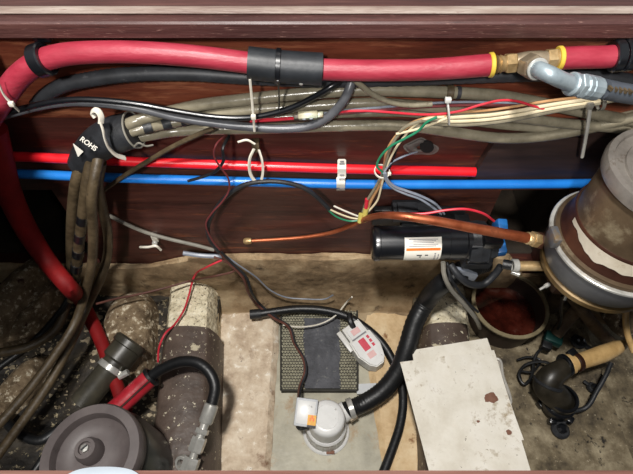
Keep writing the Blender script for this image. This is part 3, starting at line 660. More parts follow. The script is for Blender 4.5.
hose('brown_cable', mixpath([(101, 162, 'w', .045), (98, 185, 'w', .048), (103, 210, 'w', .05), (108, 235, 'w', .05), (107, 258, 'w', .055), (100, 280, 'w', .075), (88, 305, 'f', .155), (70, 345, 'f', .15), (48, 385, 'f', .145), (20, 425, 'f', .14), (-8, 463, 'f', .14)]), 4.3, M['brown_cable'],
     'brown cable bowing out to the right below the black wrap', 'cable', seg=12)
hose('brown_cable', mixpath([(101, 150, 'w', .040), (97, 166, 'w', .060), (92, 195, 'w', .08), (93, 230, 'w', .08), (92, 262, 'w', .085), (86, 290, 'w', .1), (74, 325, 'f', .18), (50, 362, 'f', .175), (22, 398, 'f', .17), (-8, 432, 'f', .165)]), 4.3, M['brown_cable'],
     'olive brown cable running down in front of its bundle to the left edge', 'cable', seg=12)
hose('black_hose', FP([(-8, 372, .10), (20, 352, .11), (40, 335, .12), (60, 312, .14), (74, 290, .17)], .12), 3.2, M['black_rubber'], 'black hose slanting to the left edge, upper of two', 'hose', seg=10)
hose('black_hose', FP([(30, 478, .10), (50, 450, .10), (72, 430, .095), (95, 400, .09), (105, 385, .085)], .09), 4.0, M['black_rubber'], 'black hose reaching the bottom edge left of the strainer', 'hose', seg=10)
hose('black_hose', FP([(-8, 402, .085), (15, 430, .085), (40, 440, .085), (60, 428, .088)], .09), 5.0, M['black_rubber'], 'black hose looping on the dirty floor at lower left', 'hose', seg=10)
# dark red hose going down left
hose('dark_red_hose', mixpath([(-8, 128, 'w', .03), (0, 160, 'w', .035), (10, 195, 'w', .045), (28, 232, 'w', .06), (48, 262, 'w', .085), (68, 286, 'w', .12), (82, 303, 'f', .122), (97, 332, 'f', .116), (109, 362, 'f', .115), (119, 392, 'f', .115), (126, 412, 'f', .115)]), [11, 11, 10.5, 10, 9, 8.5, 8, 7.5, 7.2, 7, 7], M['dark_red'],
     'dark red hose descending at the left edge behind the brown cables', 'hose', seg=14)
# small bundles near middle left
hose('thin_cable', WP([(104, 213), (122, 222), (142, 231), (165, 238), (195, 245), (214, 250)], 0.012), 1.9, M['grey_thin'], 'thin grey cable sloping across the bulkhead left of the black loop', 'cable', seg=8)
hose('blue_tube', WP([(183, 253), (200, 255.5), (222, 256.5)], 0.022), 2.3, M['grey_wire'], 'short pale blue tube end low on the bulkhead', 'tube', seg=8)
t = thing('cable_clip', Wl(155, 241, .01), 'small white clip low on the bulkhead at left', 'clip')
s = mm(Wl(155, 241)); box('clip_plate', Wl(155, 238, .004), (6*s, .006, 9*s), M['white_tie'], t, bev=.0008)
tube('clip_wire', WP([(140, 247, .01), (148, 247, .014), (156, 246, .016), (161, 250, .014)], 0), 1.3, M['white_tie'], t, seg=6)
lathe('clip_screw', [(2.8*s, 0), (2.6*s, 2*s), (.5*s, 3*s)], Wl(155, 242.5, .009), M['steel'], t, axis=(0, -1, 0), seg=10)
hose('brown_wire', mixpath([(96, 304, 'f', .17), (115, 299, 'f', .155), (140, 294, 'f', .14), (165, 288, 'f', .13), (190, 281, 'f', .125), (215, 276, 'w', .045), (232, 272, 'w', .035), (236, 269, 'w', .032), (226, 262, 'w', .03), (214, 257, 'w', .028)]), 1.4, M['brown_wire'],
     'brown wire crossing the top of the left stringer', 'wire', seg=8)
hose('red_wire', mixpath([(222, 260, 'w', .03), (207, 267, 'w', .035), (194, 277, 'f', .125), (189, 295, 'f', .113), (184, 310, 'f', .112), (175, 324, 'f', .112), (165, 334, 'f', .122), (159, 348, 'f', .11), (158, 362, 'f', .09)]), 1.3, M['red_wire'],
     'thin red wire lying on the rough left stringer', 'wire', seg=6)
# black sheathed loop
hose('black_harness', WP([(329, 209), (318, 198), (304, 188), (285, 182.5), (264, 181.5), (244, 185), (228, 195), (215, 210), (208, 226), (210, 240), (219, 252)], 0.036), 3.0, M['black_soft'], 'black sheathed wire loop arching over the blue pipe', 'wire', seg=10)
hose('black_wire', WP([(229, 136, .016), (223, 148), (223, 162), (214, 172), (202, 177), (188, 181)], 0.042), 2.0, M['black_rubber'], 'short black wire crossing the pipes left of the hanging tie', 'wire', seg=8)
hose('maroon_wire', WP([(226, 135, .016), (216, 145), (214, 156), (221, 168), (228, 178), (229, 190), (222, 202), (212, 213), (206, 224), (212, 240), (220, 250)], 0.044), 1.2, M['maroon_wire'], 'dull red wire winding along the black loop', 'wire', seg=6)
for m_, p, lab in [('cream', [(327, 208), (340, 214), (352, 218), (361, 219)], 'cream wire from the black loop to the crimp'), ('green', [(327, 209), (337, 217), (350, 221), (361, 220)], 'green wire from the black loop to the crimp'), ('white_tie', [(334, 206), (345, 211), (360, 217)], 'white wire ending beside the crimp')]:
    hose('small_wire', WP(p, 0.036), 1.2, M[m_], lab, 'wire', seg=6)
t = thing('crimp_connector', Wl(364, 215, .04), 'yellowish crimp connectors where the harness meets the pump wires', 'connector')
tube('crimp_sleeve', WP([(366, 208, .036), (364, 221, .042)], 0), 2.8, M['crimp'], t, seg=10); tube('crimp_sleeve', WP([(361, 214, .04), (359.5, 222, .044)], 0), 2.4, M['crimp'], t, seg=10)
tube('red_sleeve', WP([(367, 199, .035), (366, 208, .037)], 0), 2.0, M['red_wire'], t, seg=8)
hose('red_wire', [Wl(366, 221, .045), Wl(382, 216, .075), Wl(402, 214, .095), Wl(425, 213.5, .10), Wl(447, 210, .10), Wl(465, 209, .10), Wl(482, 213, .10), Wl(494, 221, .09)], 1.6, M['red_wire'], 'red pump wire running over the black motor', 'wire', seg=8)
# wires dropping into the well
for m_, dx, lab in (('black_soft', 0, 'black wire falling from the bulkhead to the white bilge pump'), ('brown_wire', -3.5, 'brown wire beside the black one falling to the bilge pump')):
    k = dx
    hose('pump_wire', mixpath([(221+k*.3, 252, 'w', .03), (232+k, 263, 'w', .03), (246+k, 277, 'w', .04), (252+k, 293, 'w', .05), (262+k, 306, 'f', .045), (277+k, 318, 'f', .040), (290+k*.5, 327, 'f', .042), (295+k*.3, 343, 'f', .040), (304+k*.3, 358, 'f', .040), (306+k*.3, 371, 'f', .040), (301+k*.3, 386, 'f', .045), (299+k*.3, 401, 'f', .085)]), 1.6, M[m_], lab, 'wire', seg=6)
hose('grey_wire', mixpath([(226, 256, 'w', .026), (240, 266, 'w', .028), (256, 277, 'w', .03), (270, 290, 'w', .034), (285, 297, 'w', .038), (305, 299, 'w', .04), (325, 299, 'w', .04), (333, 295, 'w', .04)]), 0.95, M['grey_wire'], 'thin grey wire drooping across the tabbing behind the mat', 'wire', seg=6)
hose('white_wire', mixpath([(283, 325, 'f', .040), (300, 327, 'f', .040), (320, 324, 'f', .040), (335, 316, 'f', .043), (346, 303, 'f', .05), (352, 297, 'w', .05)]), 1.0, M['white_tie'], 'thin white wire lying across the top of the mat', 'wire', seg=6)

# ================================================================== WATER PUMP ON THE BULKHEAD
py_ = 0.425
c0 = Y(371, 243.5, py_); c1 = Y(447, 242, py_); ax = (c1-c0).normalized(); s = mm(c0.lerp(c1, .5)); r = 18.0*s
t = thing('water_pump', Y(430, 262, py_), 'black electric water pump with a white label below the pipes', 'pump')
L_ = (c1-c0).length
lathe('motor', [(r*.55, 0), (r*.86, .6*s), (r*.97, 2.5*s), (r, 4*s), (r, 8*s), (r*.965, 8.6*s), (r*.965, L_)], c0, M['black_gloss'], t, axis=ax, seg=40)
def lab_patch(name, px0, px1, a0, a1, m_, k=1.006, sub=(8, 14), par=None):
    u_ = Vector((0, 0, 1)); u_ = (u_-ax*u_.dot(ax)).normalized(); v_ = ax.cross(u_)
    if v_.y > 0: v_ = -v_
    fn = lambda u, v: c0+ax*((px0+(px1-px0)*u-371)*s)+(u_*math.sin(a0+(a1-a0)*v)+v_*math.cos(a0+(a1-a0)*v))*r*.965*k
    return grid_surface(name, fn, sub[0], sub[1], m_, par or t)
rad = math.radians
lp = lab_patch('label', 402, 437.5, rad(72), rad(-26), M['label_white'])
lab_patch('label', 405.5, 437.5, rad(-26), rad(-42), M['label_white'])
lab_patch('orange_stripe', 403.5, 436.5, rad(37), rad(28), M['orange'], 1.014, (8, 2), lp)
for i in range(5): lab_patch('printed_line', 406+i % 2*4, 434-i % 3*2, rad(66-i*5.4), rad(63.6-i*5.4), M['print_grey'], 1.013, (4, 1), lp)
for (x0, x1, a0_) in [(414, 419, 12), (422, 425, 12), (416.5, 418.5, 4)]: lab_patch('printed_line', x0, x1, rad(a0_), rad(a0_-5), M['print_black'], 1.013, (3, 1), lp)
for i in range(6): lab_patch('printed_line', 431, 432.6, rad(18-i*7), rad(14-i*7), M['print_grey'], 1.013, (2, 1), lp)
for i in range(3): lab_patch('printed_line', 434.5, 435.5, rad(14-i*12), rad(4-i*12), M['print_grey'], 1.013, (2, 1), lp)
# pump head
h0 = c1-ax*1*s
lathe('pump_neck', [(r*.8, 0), (r*.99, 1*s), (r*.99, 17*s), (r*1.06, 18*s), (r*1.06, 22*s)], h0, M['black_gloss'], t, axis=ax, seg=32)
hc = Y(478, 243, py_)
lathe('pump_head', [(r*.9, -14*s), (r*1.22, -12*s), (r*1.28, -2*s), (r*1.22, 6*s), (r*1.02, 9*s), (r*.92, 16*s), (r*.6, 18*s)], hc, M['black_soft'], t, axis=ax, seg=8, smooth=False)
for k in range(6):
    a_ = k*math.pi/3+.3; u_ = Vector((0, math.cos(a_), math.sin(a_)))
    tube('head_bolt', [hc-ax*13*s+u_*r*1.12, hc+ax*8*s+u_*r*1.12], 2.2, M['black_gloss'], t, seg=8)
box('valve_body', hc+Vector((2*s, -.002, -.030)), (30*s, .04, .026), M['black_soft'], t, bev=.004)
box('pressure_switch', hc+Vector((6*s, -.012, .030)), (18*s, .03, .018), M['black_gloss'], t, bev=.003)
bx = Y(500, 229, py_+.008); box('blue_port', bx, (10*s, .026, 15*s), M['blue_plastic'], t, basis((1, 0, -.1), (0, -.3, 1)), bev=.0025, label='blue plastic port cover')
bx = Y(499, 247, py_+.004); box('blue_port', bx, (12*s, .026, 15*s), M['blue_plastic'], t, basis((1, 0, .25), (0, -.3, 1)), bev=.0025, label='blue plastic port cover')
for i, px_ in enumerate((402, 452)):
    pc = Y(px_, 256, .462); box('mount_foot', Vector((pc.x, .465, c0.z-.012)), (16*s, .05, .016), M['black_rubber'], t, bev=.003)
box('mount_plate', Vector((c0.lerp(hc, .5).x, .491, c0.z-.014)), (.15, .012, .04), M['black_rubber'], t, bev=.003)
pl = [Y(x, y, py_-.02) for x, y in [(455, 269), (468, 272), (478, 276), (474, 281), (462, 279), (453, 275)]]
slab('grey_foot', pl, .006, M['grey_wire'], t, down=(0, 1, 0), label='pale grey foot under the head')
tube('head_hose', [Y(450, 264, py_-.02), Y(459, 276, py_-.035), Y(470, 284, py_-.04), Y(484, 284, py_-.035), Y(495, 274, py_-.025), Y(501, 266, py_-.02)], 3.6, M['black_soft'], t, seg=10)
# connector housing behind the motor
c = Wl(414, 211, .018); s = mm(c)
t = thing('terminal_block', Wl(414, 216, .0), 'black terminal block on the bulkhead just above the pump motor', 'connector')
box('block_body', c, (44*s, .034, 12*s), M['black_soft'], t, bev=.003)
box('block_step', c+Vector((-8*s, -.004, 7*s)), (20*s, .022, 6*s), M['black_soft'], t, bev=.002)
for k in (-14, 0, 14): lathe('screw', [(2.4*s, 0), (2.2*s, 1.2*s), (.5*s, 1.6*s)], c+Vector((k*s, -.017, 2*s)), M['steel'], t, axis=(0, -1, 0), seg=10)
# copper line
P = [Wl(247, 241, .014), Wl(275, 239.5, .014), Wl(305, 237, .015), Wl(332, 232.5, .018), Wl(352, 225, .028), Wl(372, 217, .06), Wl(395, 215.5, .096), Wl(430, 220, .106), Wl(470, 227.5, .108), Wl(500, 233, .104), Wl(527, 238, .098)]
t = thing('copper_tube', P[5], 'copper tube from the bulkhead over the pump to the steel canister', 'pipe')
s = mm(P[-1]); sm = mm(P[5])
tube('tube_body', P, [2.0, 2.1, 2.2, 2.4, 2.7, 3.1, 3.7, 4.3, 4.8, 5.1, 5.3], M['copper'], t, seg=14)
lathe('compression_nut', [(2*sm, -6*sm), (3.6*sm, -5*sm), (4.2*sm, 0), (3.6*sm, 3*sm), (2.6*sm, 4*sm)], P[0], M['brass'], t, axis=P[0]-P[1], seg=12, label='small brass nut on the bulkhead end')
da = (P[-1]-P[-2]).normalized()
lathe('threaded_neck', [(5.6*s, 0), (6.4*s, 1*s), (5.8*s, 2*s), (6.4*s, 3*s), (5.8*s, 4*s), (6.4*s, 5*s), (6*s, 8*s)], P[-1]-da*s, M['brass'], t, axis=da, seg=14, label='brass thread')
hexnut('brass_nut', P[-1]+da*10.5*s, da, 8*s, 9*s, M['brass'], t, label='brass hexagon nut')
hexnut('dark_nut', P[-1]+da*18.5*s, da, 8.6*s, 8*s, M['can_dark'], t, label='dark brown nut')
# lower outlet
P = [Y(503, 264, .40), Y(512, 265.5, .395), Y(521, 266, .39), Y(540, 266, .385)]
t = thing('pump_outlet', P[1], 'short black hose end with steel clamp and brass nipple, right of the pump', 'pipe fitting')
tube('hose_end', P[:2], 5.0, M['black_rubber'], t, seg=14); s = mm(P[1])
ring('clamp_band', Y(515, 265.5, .393), (1, 0, 0), 6.6*s, 4.8*s, 6*s, M['steel'], t); lathe('clamp_screw', [(2.6*s, -4*s), (2.6*s, 4*s)], Y(515.5, 273, .388), M['steel'], t, axis=(1, -.5, 0), seg=10)
tube('brass_nipple', [Y(519, 266, .392), Y(546, 266, .39)], 5.2, M['brass'], t, seg=14)

# ================================================================== STEEL CANISTER
cc = Vector((0.408, 0.375, 0)); zb = 0.395; R_ = 0.088
t = thing('pressure_canister', cc+Vector((0, 0, .31)), 'upright dull steel canister with torn white label at right', 'canister')
lathe('base_cup', [(R_*.74, .345), (R_*.88, .348), (R_*.95, .362), (R_*.97, .385), (R_*.97, .396)], cc, M['can_grey'], t, seg=56)
ring('clamp_ring', cc+Vector((0, 0, .398)), (0, 0, 1), R_*1.02, R_*.9, .005, M['steel'], t, seg=64, label='bright steel clamp ring')
lathe('ledge', [(R_*.9, .397), (R_*.965, .401), (R_*.955, .406), (R_*.86, .408)], cc, M['can_brown'], t, seg=56)
lathe('shell_band', [(R_*.90, .405), (R_*.885, .412), (R_*.85, .418), (R_*.845, .44), (R_*.83, .443)], cc, M['can_dark'], t, seg=56, label='dark rusty lower shell')
sh = lathe('shell', [(R_*.83, .44), (R_*.80, .447), (R_*.80, .512), (R_*.78, .516)], cc, M['can_brown'], t, seg=56)
lathe('lid', [(R_*.80, .512), (R_*.86, .514), (R_*.875, .523), (R_*.845, .5305), (R_*.77, .531), (R_*.755, .527), (R_*.62, .526), (R_*.61, .529), (R_*.50, .529), (R_*.48, .525), (R_*.2, .525), (R_*.18, .533), (.002, .534)], cc, M['can_lid'], t, seg=56)
def torn(u, v):
    a = rad(176+180*u); lo = .4205+.006*noise.noise(Vector((u*7, 0, 0)))+.004*noise.noise(Vector((u*22, 2, 0)))+.012*max(0, .22-u)/.22; hi = .4405
    return cc+Vector((math.cos(a)*R_*.858, math.sin(a)*R_*.858, lo+(hi-lo)*v))
grid_surface('torn_label', torn, 70, 5, M['label_torn'], t, label='torn white paper label')
box('inlet_block', Y(554, 237, .36), (8*mm(Y(554, 237, .36)), .024, .018), M['can_grey'], t, bev=.002)
box('wall_bracket', cc+Vector((0.02, .10, .36)), (.06, .05, .03), M['can_dark'], t, bev=.003)
lathe('base_plate', [(R_*.8, .330), (R_*.89, .333), (R_*.89, .341), (R_*.8, .347)], cc, mat('tarnish', ['4a3820', '77603a', '8c744c'], 14, .45, metal=.3), t, seg=40, label='tarnished brass base plate')
for px_, py2, z_ in ((549, 284, .315), (568, 292, .318)):
    c = F(px_, py2, z_); s = mm(c); d = (-1, -.5, -.3) if px_ < 550 else (0, -.3, -1)
    lathe('bolt', [(2.2*s, 0), (2.2*s, 5*s), (1.3*s, 5*s), (1.3*s, 11*s)], c, M['steel'], t, axis=d, seg=10)
for a_ in (200, 260, 320):
    q = cc+Vector((math.cos(rad(a_))*.05, math.sin(rad(a_))*.05, 0))
box('lower_housing', cc+Vector((-.01, .02, .30)), (.07, .07, .06), M['can_dark'], t, bev=.006)
tube('support_pipe', [cc+Vector((0, .05, .29)), cc+Vector((.05, .07, .17)), cc+Vector((.07, .08, .05))], 0.016, M['brown_pipe'], t, px=False)

# ================================================================== PAIL, STRUTS, RIGHT FLOOR
c = F(510, 304, .118); c.z = 0.0; s = .0018
t = thing('open_pail', c+Vector((0, 0, .05)), 'round open pail of rusty water below the pump', 'pail')
rr = .0685; zr = .118
V, Fc = lathe_geo([(rr*.9, .052), (rr*.97, zr-.008), (rr*1.03, zr-.006), (rr*1.04, zr-.001), (rr*1.0, zr), (rr*.955, zr-.002), (rr*.9, .09), (rr*.87, .06), (.001, .058)], c, seg=48)
link('pail_body', V, Fc, M['pail_in'], t)
ring('rim', c+Vector((0, 0, zr)), (0, 0, 1), rr*1.045, rr*.95, .005, M['pail'], t, seg=48, label='pale tan rim')
lathe('water', [(rr*.895, .078), (rr*.89, .0795), (.001, .0796)], c, M['rusty_water'], t, seg=48, label='rusty red water')
hose('grey_tube', [Y(443, 262, .40), Y(444, 274, .39), Y(450, 288, .38), Y(462, 302, .37), Y(474, 316, .36), F(480, 328, .12)], 2.3, M['grey_thin'], 'grey thin tube falling from the pump to the pail rim', 'tube', seg=8)
hose('black_wire', [Y(447, 262, .41), Y(450, 276, .395), Y(458, 290, .385), Y(468, 303, .375), Y(478, 312, .37)], 1.8, M['black_soft'], 'black wire beside the grey tube falling from the pump', 'wire', seg=8)
hose('brown_strut', FP([(572, 296, .20), (585, 314, .16), (600, 332, .12), (618, 350, .085)], .1), 6.0, M['brown_pipe'], 'rusty brown bar slanting down to the right under the canister', 'pipe', seg=10)
hose('brown_pipe', FP([(556, 335, .095), (568, 320, .12), (580, 307, .15), (600, 290, .2), (625, 278, .22)], .1), 6.0, M['brown_pipe'], 'brown stub pipe crossing behind the rusty bar', 'pipe', seg=12)
hose('tan_tube', [F(640, 262, .26), F(630, 285, .22), F(626, 310, .19), F(627, 332, .17), F(634, 352, .15)], 3.0, M['tan_hose'], 'tan tube curving at the right edge', 'tube', seg=10)
lump('trim_16', F(620, 318, .06), .035, .04, .035, .3, M['mound'], 7, .006)
# green connector
c = F(553, 339, .09); s = mm(c); R = rotz(-.45)
t = thing('green_connector', c+Vector((0, 0, -.012)), 'dark green wire connector on the dirty floor', 'connector')
box('housing', c, (16*s, 11*s, 9*s), M['dark_green'], t, R, bev=.0015); box('cap', c+R@Vector((-4*s, -9*s, -.004)), (9*s, 8*s, 7*s), M['black_rubber'], t, R, bev=.001)
box('lever', c+R@Vector((3*s, 8*s, .004)), (2.5*s, 8*s, 2.5*s), M['silver_glint'], t, R, bev=.0005)
hose('black_wire', FP([(546, 346, .075), (538, 352, .075), (534, 362, .07), (531, 378, .07), (524, 384, .068), (519, 376, .068), (524, 366, .07), (535, 362, .078), (548, 363, .085), (558, 372, .09)], .07), 1.9, M['black_rubber'], 'black wire curled on the floor left of the elbow', 'wire', seg=8)
hose('black_wire', FP([(517, 360, .065), (528, 357, .068), (540, 360, .068), (532, 372, .068), (520, 372, .068), (522, 384, .066)], .07), 1.5, M['black_rubber'], 'thin black wire tangle beside the curled wire', 'wire', seg=8)
hose('black_wire', FP([(562, 296, .24), (561, 308, .2), (561, 320, .15), (557, 331, .1)], .1), 1.6, M['black_rubber'], 'black wire hanging under the canister to the green connector', 'wire', seg=8)
# elbow fitting with tan hose
e = F(555, 409, .055); P = [e, e+Vector((-.003, .003, .032)), F(547, 386, .115), F(551, 377, .127), F(560, 370.5, .131), F(568, 366, .131)]
t = thing('drain_elbow', e, 'dark elbow fitting standing on the dirty floor, feeding the tan hose', 'pipe fitting')
tube('elbow_body', P, [13.2, 13.2, 13.4, 12, 10.2, 9.2], mat('elbow_black', ['16140f', '2a261e', '38332a'], 30, .4, bump=.1), t, seg=22); s = mm(P[2])
ring('base_collar', e+Vector((-.002, .002, .022)), (-.05, .05, 1), 16*s, 12*s, .016, M['black_gloss'], t); ring('base_collar', e+Vector((-.004, .004, .045)), (-.05, .05, 1), 15*s, 12*s, .010, M['black_gloss'], t)
for a_ in range(5): box('base_lug', e+Vector((math.cos(a_*1.25+.4)*.027, math.sin(a_*1.25+.4)*.027, .006)), (.013, .011, .014), M['black_gloss'], t, rotz(a_), bev=.003)
ring('elbow_band', P[2].lerp(P[3], .3), P[3]-P[2], 14.3*s, 12*s, 3.5*s, M['black_soft'], t)
P2 = [F(567, 365, .132), F(583, 360.5, .13), F(602, 354, .127), F(616, 348, .123), F(624, 344, .12)]
t = thing('tan_hose', P2[2], 'short tan hose clamped to the dark elbow', 'hose')
tube('hose_body', P2, [7.2, 8.0, 8.6, 7.4, 4.5], M['tan_hose'], t, seg=16); d = P2[1]-P2[0]; s = mm(P2[0])
ring('hose_cuff', P2[0]+d*.15, d, 10*s, 7*s, 5*s, M['tan_hose'], t); ring('clamp_band', P2[0]+d*.62, d, 9.6*s, 7.4*s, 5*s, M['can_dark'], t); ring('clamp_band', P2[0]+d*-.12, d, 11.5*s, 7*s, 3.6*s, M['black_gloss'], t)
box('clamp_screw', P2[0]+d*.55+Vector((-.006, .014, .008)), (9*s, 7*s, 5*s), M['black_gloss'], t, rotz(.5), bev=.001)
hose('bent_rod', FP([(566, 411, .075), (580, 410, .075), (588, 406, .08), (597, 391, .09), (606, 375, .10), (611, 363, .105)], .08), 2.3, M['black_soft'], 'dark bent rod leaning on the floor under the tan hose', 'rod', seg=10)
def washer_thing(px_, py2, z, r0, lab, ang):
    c = F(px_, py2, z); s = mm(c); t = thing('floor_fitting', c, lab, 'fitting')
    lathe('plate', [(r0*s, 0), (r0*s, .003), (r0*.8*s, .006)], c, M['black_soft'], t, seg=14)
    lathe('cap', [(r0*.55*s, .004), (r0*.55*s, .012), (r0*.3*s, .015)], c, M['black_gloss'], t, seg=8, smooth=False)
    box('tab', c+rotz(ang)@Vector((r0*1.2*s, 0, .003)), (r0*1.1*s, r0*.6*s, .004), M['black_soft'], t, rotz(ang), bev=.001)
washer_thing(578, 342, .055, 7.5, 'dark round fitting on the floor right of the green connector', -.7)
washer_thing(592, 388, .055, 5.5, 'small dark fitting on the floor beside the bent rod', 2.4)
washer_thing(560, 430, .055, 9, 'dark flat fitting on the floor below the elbow', 1.0)

# ================================================================== WELL: MAT, PUMP, FLOAT, HOSES
zt_m = .015
q = [F(281, 309, zt_m), F(357, 309, zt_m), F(357.5, 390.5, zt_m), F(281, 390.5, zt_m)]
A, B, C_, D = q
t = thing('woven_mat', A.lerp(C_, .5)-Vector((0, 0, zt_m)), 'square woven drain mat with a dark worn middle in the well', 'mat')
slab('mat_base', q, .014, M['mat_base'], t)
V, Fc = [], []; nx, ny = 26, 30
def mpt(u, v, h): p = A.lerp(B, u).lerp(D.lerp(C_, u), v); p.z += h; return p
for j in range(ny):
    for i in range(nx):
        u = (i+.5+.5*(j % 2))/(nx+.5); v = (j+.5)/ny
        if .31 < u < .76 and v > .13: continue
        du, dv = .62/nx, .42/ny; k = len(V)
        V += [mpt(u-du, v, 0), mpt(u, v-dv*1.3, 0), mpt(u+du, v, 0), mpt(u, v+dv*1.3, 0), mpt(u-du*.3, v, .0035), mpt(u+du*.3, v, .0035)]
        Fc += [(k, k+1, k+4), (k+1, k+5, k+4), (k+1, k+2, k+5), (k+2, k+3, k+5), (k+3, k+4, k+5), (k+3, k, k+4)]
link('weave', V, Fc, M['mat_weave'], t, smooth=False, kind='stuff')
grid_surface('worn_patch', lambda u, v: mpt(.30+.47*u+.01*math.sin(v*15), .13+.85*v, .003+nz((u*9, v*12, 0), 1, .0008)), 16, 24, M['mat_dark'], t, th=(0, 0, -.0028), label='dark worn patch')
for e0, e1, w_ in ((D, C_, 1), (A, D, 0), (B, C_, 0)):
    tube('edge_strip', [e0+Vector((0, 0, .001)), e1+Vector((0, 0, .001))], .0022, M['mat_base'], t, seg=6, px=False)
pt = [F(x, y, .0145) for x, y in ((356, 384), (378, 383), (379, 392), (357, 394))]
slab('tape_piece', pt, .004, M['tape_white'], label='small pale tape piece by the mat corner', cat='tape')
# bilge pump
c = F(326, 431, 0); s = mm(c); k_ = s
t = thing('bilge_pump', c, 'round white bilge pump in the middle of the well', 'pump')
lathe('base', [(23*s, 0), (23.2*s, .004), (22*s, .007), (19.5*s, .009)], c, M['pump_white'], t, seg=48)
lathe('strainer', [(20*s, .008), (20.5*s, .011), (18.6*s, .030), (19.4*s, .032), (19.4*s, .040), (17.6*s, .044)], c, M['pump_white'], t, seg=48)
for k in range(18):
    a_ = k*math.pi/9; tube('strainer_rib', [c+Vector((math.cos(a_)*20.4*s, math.sin(a_)*20.4*s, .010)), c+Vector((math.cos(a_)*19*s, math.sin(a_)*19*s, .032))], .0012, M['white_plastic'], t, seg=5, px=False, n=2)
lathe('motor_cap', [(17.2*s, .043), (17*s, .082), (16.4*s, .088), (14.5*s, .0915), (11*s, .0925), (10.6*s, .0918), (.001, .0918)], c, M['pump_white'], t, seg=48)
box('release_clip', c+Vector((4*s, -21*s, .009)), (8*s, 3*s, .004), M['stain'], t, bev=.0008, label='rusty brown clip')
oc = c+Vector((.014, .012, .036)); od = (F(350, 408, .045)-oc).normalized()
tube('outlet', [oc, F(347, 410, .045)], [10, 10, 10], M['pump_white'], t, seg=16)
# connection box on top
bc = F(306, 412.5, .098); R = basis((1, -.1, -.05), (-.15, -.25, 1)); s3 = mm(bc)
cb = box('control_box', bc, (22*s3, 27*s3, .012), M['box_white'], t, R, bev=.0025, label='pale clear box with an amber sticker')
box('box_rim', bc+R@Vector((0, 0, .0062)), (18*s3, 22*s3, .001), M['pump_white'], cb, R, bev=.0004)
box('sticker', bc+R@Vector((6.5*s3, -6.5*s3, .0074)), (8.5*s3, 9.5*s3, .0008), M['sticker'], cb, R, label='amber sticker')
box('sticker_foot', bc+R@Vector((6.5*s3, -12.5*s3, .0074)), (8.5*s3, 2.2*s3, .0008), M['print_black'], cb, R)
for k in range(3): box('sticker_mark', bc+R@Vector((6.5*s3+(k-1)*1.6*s3, -6*s3+(k % 2)*2.4*s3, .008)), (1.6*s3, 3*s3, .0005), M['orange'], cb, R)
tube('box_leads', [bc+R@Vector((-4*s3, -9*s3, -.006)), bc+R@Vector((-5*s3, -14*s3, -.016)), c+Vector((-14*s, -2*s, .06))], 3.4, M['black_soft'], t, seg=8)
# big black discharge hose
P = [F(344, 411, .045), F(354, 407.5, .047), F(368, 401, .053), F(384, 389.5, .065), F(398, 371, .085), (F(407, 348, .11)), F(415, 322, .135), F(426, 302, .16), Y(440, 286, .405), Y(456, 274, .415), Y(474, 266, .43), Y(486, 262, .44)]
t = thing('discharge_hose', P[3], 'fat black ribbed hose from the white bilge pump up behind the water pump', 'hose')
tube('hose_body', P, [8.4, 8.6, 8.9, 9, 9.1, 9.3, 9.3, 9.3, 9.3, 9.3, 9.3, 9.3], M['black_rubber'], t, seg=18, n=10, ridge=.03)
d = (P[1]-P[0]).normalized(); s = mm(P[0])
ring('clamp_band', P[0].lerp(P[1], .7), d, 10.4*s, 8.8*s, 5.5*s, M['steel'], t); lathe('clamp_screw', [(2.2*s, -4*s), (2.2*s, 4*s)], P[0].lerp(P[1], .7)+Vector((.004, -.017, -.002)), M['bronze'], t, axis=(.8, .5, 0), seg=10)
# thin black hose on the mat
P = FP([(258, 314, .036), (275, 311.5, .037), (298, 309, .040), (322, 310, .040), (346, 316, .040), (366, 328, .038), (382, 343, .033), (393, 361, .028), (401, 382, .024), (403, 402, .022), (400, 425, .020), (392, 450, .020), (382, 476, .020)], .03)
t = thing('thin_black_hose', P[5], 'thin black hose curving across the mat and under the fat hose', 'hose')
tube('hose_body', P, 4.2, M['black_rubber'], t, seg=12)
s = mm(P[0]); tube('end_fitting', FP([(250, 314.5, .036), (261, 313.6, .036)], .03), 5.0, M['black_soft'], t, seg=10, label='blunt black end cap')
# float switch
a = F(352, 327, .045); b = F(377, 360, .040); xa = (b-a).normalized(); R = basis(xa, (-.05, -.15, 1)); m_ = a.lerp(b, .5); s = mm(m_)
t = thing('float_switch', m_-Vector((0, 0, .02)), 'white plastic float switch with red marks beside the mat', 'switch')
w1 = 11.5*s
out = [(-24, -10), (-24, 10), (-9, 10.5), (-8, 12.5), (8, 13.5), (21, 9), (26, 4), (26, -4), (21, -9), (8, -13.5), (-8, -12.5), (-9, -10.5)]
slab('body', [m_+R@Vector((x*s, y*s, 0)) for x, y in out], .026, M['white_plastic'], t)
cv_ = slab('cover', [m_+R@Vector((x*s*.9+1.5*s, y*s*.88, .003)) for x, y in out if x > -9.5], .0035, M['pump_white'], t)
slab('recess_frame', [m_+R@Vector((x*s, y*s, .0025)) for x, y in [(-20, -8), (-20, 8), (-9, 8), (-9, -8)]], .003, M['pump_white'], t)
box('recess_line', m_+R@Vector((-8.4*s, 0, .0022)), (1.3*s, 17*s, .001), M['print_grey'], t, R)
box('red_mark', m_+R@Vector((1.5*s, -1*s, .0036)), (13*s, 7*s, .0007), M['print_red'], cv_, R, label='red printed mark')
for k in range(3): box('red_mark', m_+R@Vector((-3.0*s+k*4.6*s, 6.6*s, .0036)), (3.4*s, 2.6*s, .0007), M['print_red'], cv_, R, label='red printed mark')
box('pink_mark', m_+R@Vector((13.5*s, -1*s, .0036)), (6*s, 8*s, .0006), M['print_pink'], cv_, R, label='faint pink mark')
box('pink_mark', m_+R@Vector((-14.5*s, 0, .003)), (6*s, 9*s, .0006), M['print_pink'], cv_, R, label='faint pink mark')
